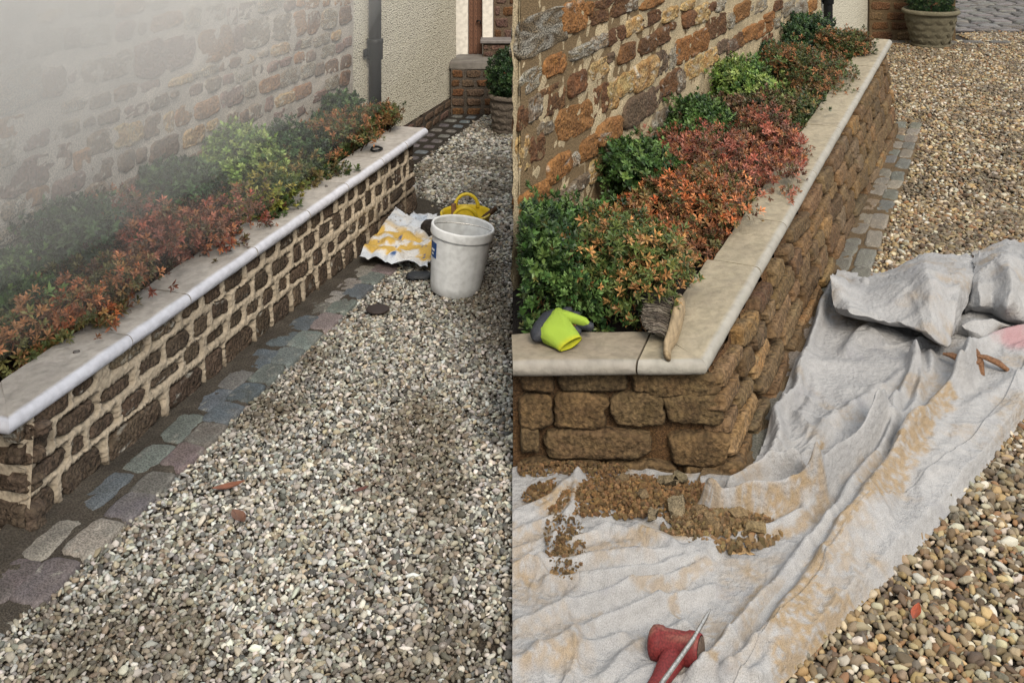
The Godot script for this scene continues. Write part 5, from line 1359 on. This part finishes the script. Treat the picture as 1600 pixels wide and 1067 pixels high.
	for k in 4:
		var q: Array = chips[k]
		tag(put("stone_chip", stone(q[2], q[2] * .5, .006, .002, Color(.46, .44, .43), Color(.40, .38, .37), .003, 0, 2.4, 12), M.stone, self, Transform3D(Basis(Vector3(1, 0, 0), Vector3(0, 0, -1), Vector3.UP).rotated(Vector3.UP, rng.randf() * 3), v3(l2(q[0], q[1]), hl(q[0]) + .051))), chw[k], "stone chip", "chips on the left coping")
	# mallet
	var m := thing("mallet", Vector3(.399, 0, -2.765), "dusty red rubber dead-blow mallet lying on the dust sheet", "mallet")
	var ax := Vector3(.88, .10, .40).normalized()
	var mc := Vector3(0, .068, 0)
	var redc := lin(Color(.52, .20, .20))
	var dusty := func(p: Vector3) -> Color:
		var k := 1 + n3(p, .1) * .25
		return Color(redc.r * k, redc.g * k, redc.b * k).lerp(Color(.36, .25, .17), smoothstep(.0, .4, n3(p, .13)) * .45)
	var hb := Basis(ax.cross(Vector3.UP).normalized(), ax, ax.cross(Vector3.UP).normalized().cross(ax))
	put("head", lathe([Vector2(0, -.062), Vector2(.030, -.062), Vector2(.038, -.056), Vector2(.040, -.046), Vector2(.040, -.034), Vector2(.036, -.028), Vector2(.036, .026), Vector2(.040, .034), Vector2(.041, .054), Vector2(.037, .063), Vector2(.034, .0645), Vector2(0, .0645)], 40, dusty), M.rubber, m, Transform3D(hb, mc))
	put("striking_face", lathe([Vector2(0, .0668), Vector2(.030, .0662), Vector2(.0335, .0646), Vector2(0, .0640)], 32, func(p: Vector3) -> Color: return Color(.17, .12, .09) * (1 + n3(p, .3) * .5)), M.rubber, m, Transform3D(hb, mc))
	put("handle", tube([mc + Vector3(0, -.005, .015), mc + Vector3(-.022, -.008, .05), mc + Vector3(-.05, -.018, .09), mc + Vector3(-.10, -.035, .16), mc + Vector3(-.17, -.04, .27)], [.034, .028, .022, .021, .0215], 14, redc, .8), M.rubber, m)
	# pointed steel bar that lies across the mallet
	var bar := thing("pointed_bar", Vector3(.47, 0, -2.80), "slim bright steel bar with a pointed tip, lying across the mallet", "steel bar")
	put("bar", tube([Vector3(.032, .098, -.058), Vector3(.024, .100, -.043), Vector3(.012, .103, -.018), Vector3(-.035, .112, .075), Vector3(-.13, .131, .24), Vector3(-.20, .145, .38)], [.0012, .0032, .0052, .0055, .0055, .0055], 10), M.steel, bar)
	brush_and_glove()
	leaves()
	haze()

func brush_and_glove() -> void:
	var b := thing("scrubbing_brush", Vector3(.53, .405, -3.75), "wooden handled brush with stiff grey bristles lying on the corner of the cream coping", "brush")
	var wc := lin(Color(.66, .58, .46))
	var hp := [Vector3(.060, .045, -.20), Vector3(.045, .045, -.13), Vector3(.020, .04, -.03), Vector3(-.005, .03, .055), Vector3(-.030, .018, .11), Vector3(-.040, .016, .175)]
	put("handle", tube(hp, [.024, .031, .031, .028, .021, .02], 14, wc, .55, Vector3(1, .4, 0)), M.wood, b)
	var v := PackedVector3Array()
	var idx := PackedInt32Array()
	var c := PackedColorArray()
	for i in 1500:
		var f := rng.randf()
		var root := (hp[0] as Vector3).lerp(hp[3], f) + Vector3(-.012, rng.randf_range(-.012, .014), rng.randf_range(-.012, .012))
		var fan := (f - .5) * .55
		var d := Vector3(-1, rng.randf_range(-.18, .42), fan * .55 + rng.randfn() * .12).normalized()
		var l := rng.randf_range(.085, .108) * (1 - pow(absf(f - .5) * 2, 3) * .35)
		var e := root + d * l
		e.y = maxf(e.y, .056)
		var col := vary(Color(.115, .095, .075) if rng.randf() < .7 else Color(.30, .26, .21), .2)
		tube_into(v, idx, c, [root, root.lerp(e, .55) + Vector3(0, .006, 0), e + Vector3(0, rng.randf_range(-.01, .004), 0)], [.0013, .0013, .0009], 3, col)
	var br := put("bristles", smooth(v, idx, c), M.wood, b)
	br.set_meta("kind", "stuff")
	# glove
	var g := thing("work_glove", Vector3(.155, .407, -3.70), "crumpled lime knitted work glove with dark grey rubber palm on the front coping", "glove")
	var lime := lin(Color(.68, .80, .30))
	var rings := [   # middle, half width, half height: from inside the open mouth, over its hem, to the folded wrist
		[Vector3(.018, .040, .030), Vector3(.026, .010, -.012), Vector3(-.004, .010, .006)], [Vector3(.034, .022, .058), Vector3(.033, .013, -.016), Vector3(-.006, .011, .009)], [Vector3(.035, .021, .060), Vector3(.036, .015, -.017), Vector3(-.007, .014, .010)],
		[Vector3(.024, .026, .048), Vector3(.040, .014, -.014), Vector3(-.004, .020, .010)], [Vector3(.0, .032, .026), Vector3(.060, .004, -.006), Vector3(.0, .028, .012)], [Vector3(-.014, .042, -.004), Vector3(.058, .008, -.012), Vector3(.002, .034, .012)],
		[Vector3(-.016, .054, -.030), Vector3(.044, .014, -.016), Vector3(.004, .034, .012)], [Vector3(-.010, .074, -.052), Vector3(.026, .008, -.008), Vector3(.0, .020, .008)], [Vector3(-.008, .084, -.058), Vector3(.008, .0, .0), Vector3(.0, .004, .004)]]
	var gv := PackedVector3Array()
	var gi := PackedInt32Array()
	var gc := PackedColorArray()
	var n := 28
	for k in rings.size():
		var q: Array = rings[k]
		for s in n:
			var a := TAU * s / n
			var p: Vector3 = q[0] + q[1] * cos(a) + q[2] * sin(a)
			if k > 3: p += Vector3(n3(p, .22), n3(p + Vector3(1, 0, 0), .22), n3(p, .25)) * .012
			p.y = maxf(p.y, .004)
			gv.append(p)
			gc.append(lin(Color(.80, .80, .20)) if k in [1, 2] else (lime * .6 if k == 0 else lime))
	for k in rings.size() - 1:
		for s in n:
			var a := k * n + s
			var bb := k * n + (s + 1) % n
			gi.append_array(PackedInt32Array([a, bb, bb + n, a, bb + n, a + n]))
	put("cuff", smooth(gv, gi, gc), M.knit, g)
	var v2 := PackedVector3Array()
	var i2 := PackedInt32Array()
	var c2 := PackedColorArray()
	tube_into(v2, i2, c2, [Vector3(-.004, .070, -.05), Vector3(.022, .068, -.042), Vector3(.055, .062, -.04), Vector3(.085, .056, -.03), Vector3(.098, .052, -.022)], [.022, .021, .017, .015, .007], 14, lime)
	put("thumb", smooth(v2, i2, c2), M.knit, g)
	var v4 := PackedVector3Array()
	var i4 := PackedInt32Array()
	var c4 := PackedColorArray()
	var grey := lin(Color(.24, .25, .27))
	tube_into(v4, i4, c4, [Vector3(-.085, .018, .020), Vector3(-.075, .026, .010), Vector3(-.055, .036, -.02), Vector3(-.030, .052, -.055), Vector3(-.012, .06, -.075), Vector3(-.004, .06, -.085)], [.008, .026, .034, .034, .024, .006], 16, grey, .9)
	for f in [[Vector3(.0, .055, -.075), Vector3(.03, .066, -.095), Vector3(.042, .064, -.10)], [Vector3(.02, .05, -.07), Vector3(.055, .056, -.085), Vector3(.068, .052, -.088)], [Vector3(.03, .03, -.03), Vector3(.055, .032, -.02), Vector3(.066, .026, -.015)], [Vector3(.06, .045, -.04), Vector3(.095, .045, -.028), Vector3(.108, .042, -.022)]]:
		tube_into(v4, i4, c4, [f[0], f[1], f[2], f[2].lerp(f[1], -.35)], [.014, .0155, .014, .005], 12, grey)
	put("rubber_palm", smooth(v4, i4, c4), M.rubber, g)

func leaf_mesh(l: float, w: float, curl: float, col: Color) -> ArrayMesh:
	var c := lin(col)
	return grid(10, 6, func(s: float, t: float) -> Vector3:
		var half := w * pow(sin(PI * clampf(s, .02, .98)), .8) * .5
		var q := (t - .5) * 2
		return Vector3((s - .5) * l, .006 + curl * (s - .4) * (s - .4) * l + absf(q) * half * .5 + n3(Vector3(s, t, l), .3) * .002, q * half),
	func(_p: Vector3, s: float, t: float) -> Color:
		var k := 1 + n3(Vector3(s, t, l * 9), .04) * .5 - (.25 if absf(t - .5) < .1 else 0.0)
		return Color(c.r * k, c.g * k, c.b * k), Vector3.UP)

func leaves() -> void:
	var list := [[-.885, 3.532, .10, .035, Color(.46, .30, .23), .25, "curled brown leaf on the gravel, the larger of two near the setts"], [-.815, 3.372, .07, .04, Color(.42, .31, .26), 2.3, "flat pale brown leaf on the gravel nearer the camera than the curled one"], [1.053, 2.949, .062, .025, Color(.56, .27, .17), 1.0, "bright rust-red leaf on the tan gravel beside the hem of the dust sheet"],
		[-.47, 3.52, .05, .02, Color(.34, .22, .19), .4, "thin dark leaf on the grey gravel in the open middle of the drive"], [2.66, 8.06, .07, .035, Color(.42, .20, .14), .3, "small red-brown leaf at the foot of the raked-out planter by the last setts"]]
	for q in list:
		tag(put("dry_leaf", leaf_mesh(q[2], q[3], .5, q[4]), M.leaf, self, Transform3D(Basis(Vector3.UP, q[5]), Vector3(q[0], .020, -q[1]))), q[6], "leaf")

func haze() -> void:
	for k in 7:
		var g := 1.0 - k / 7.0
		var f := FogVolume.new()
		f.name = numbered("dust_haze")
		f.shape = RenderingServer.FOG_VOLUME_SHAPE_ELLIPSOID
		f.position = Vector3(-1.45, 1.85, -2.3).lerp(Vector3(-1.25, 1.75, -2.6), g)
		f.size = Vector3(2.2, 1.25, 4.2) * lerpf(.35, 1.0, g)
		var m := FogMaterial.new()
		m.albedo = Color(1.0, .99, .97)
		m.density = lerpf(.40, .06, g)
		f.material = m
		add_child(f)
		tag(f, ["widest and thinnest bank of pale dust haze before the left wall", "second bank of pale dust haze, a little inside the widest", "third bank of pale dust haze over the left end of the planter", "middle bank of pale dust haze before the left wall", "dense bank of pale dust haze at the upper left", "denser small bank of dust haze at the upper left", "densest heart of the dust haze at the top left corner"][k], "haze", "", "stuff")


func stones_on_drive() -> void:
	var shapes := pebbles()
	var gpal := [Color(.90, .89, .85), Color(.84, .82, .77), Color(.80, .79, .75), Color(.70, .69, .65), Color(.60, .59, .55), Color(.50, .49, .47), Color(.40, .39, .37), Color(.74, .70, .61), Color(.54, .49, .43), Color(.73, .72, .69), Color(.54, .54, .52), Color(.64, .60, .54), Color(.86, .85, .82)]
	var tpal := [Color(.80, .75, .64), Color(.74, .65, .48), Color(.66, .56, .40), Color(.55, .47, .36), Color(.47, .40, .31), Color(.40, .34, .28), Color(.84, .81, .74), Color(.60, .46, .33), Color(.68, .61, .50), Color(.50, .46, .40), Color(.58, .52, .42)]
	gravel("gravel", "pale grey and white pebbles of the drive before the pointed planter", -2.9, 0.008, 2.3, 8.75, func(d: float) -> float: return .0112 if d < 6 else .0150, func(p: Vector2) -> bool:
		if p.x > .002 or p.x < -.47 * p.y - 1.0: return false
		var q := p - PA
		var u := q.dot(EL)
		var o := q.dot(ML)
		if u < -.30 or (u < -.1 and o > .16): return o > -.52
		if u < 3.22: return o > .225 - .016 * u or (o > .01 and rng.randf() < .05)
		return o > -.37 and p.y < 8.66, gpal, .0140, shapes)
	gravel("gravel", "tan and brown pebbles of the drive beside the raked-out planter and dust sheet", 0.0, 7.6, 2.3, 13.7, func(d: float) -> float: return .0165 if d < 6.5 else .021, func(p: Vector2) -> bool:
		if p.x < .003 or p.x > .47 * p.y + 1.1: return false
		var q := p - QC
		var u := q.dot(ER)
		var o := q.dot(MR)
		if p.y < 3.97 and p.x < .696 + (p.y - 2.738) * .895 - .1: return false
		if u < 5.0: return o > (.235 if u < 4.9 else .1)
		if u < 5.25: return o > .02
		if p.x > 4.95: return p.y < 12.62 + (p.x - 4.9) * .35
		return o > -.68 and p.y < 12.16, tpal, .0215, shapes)
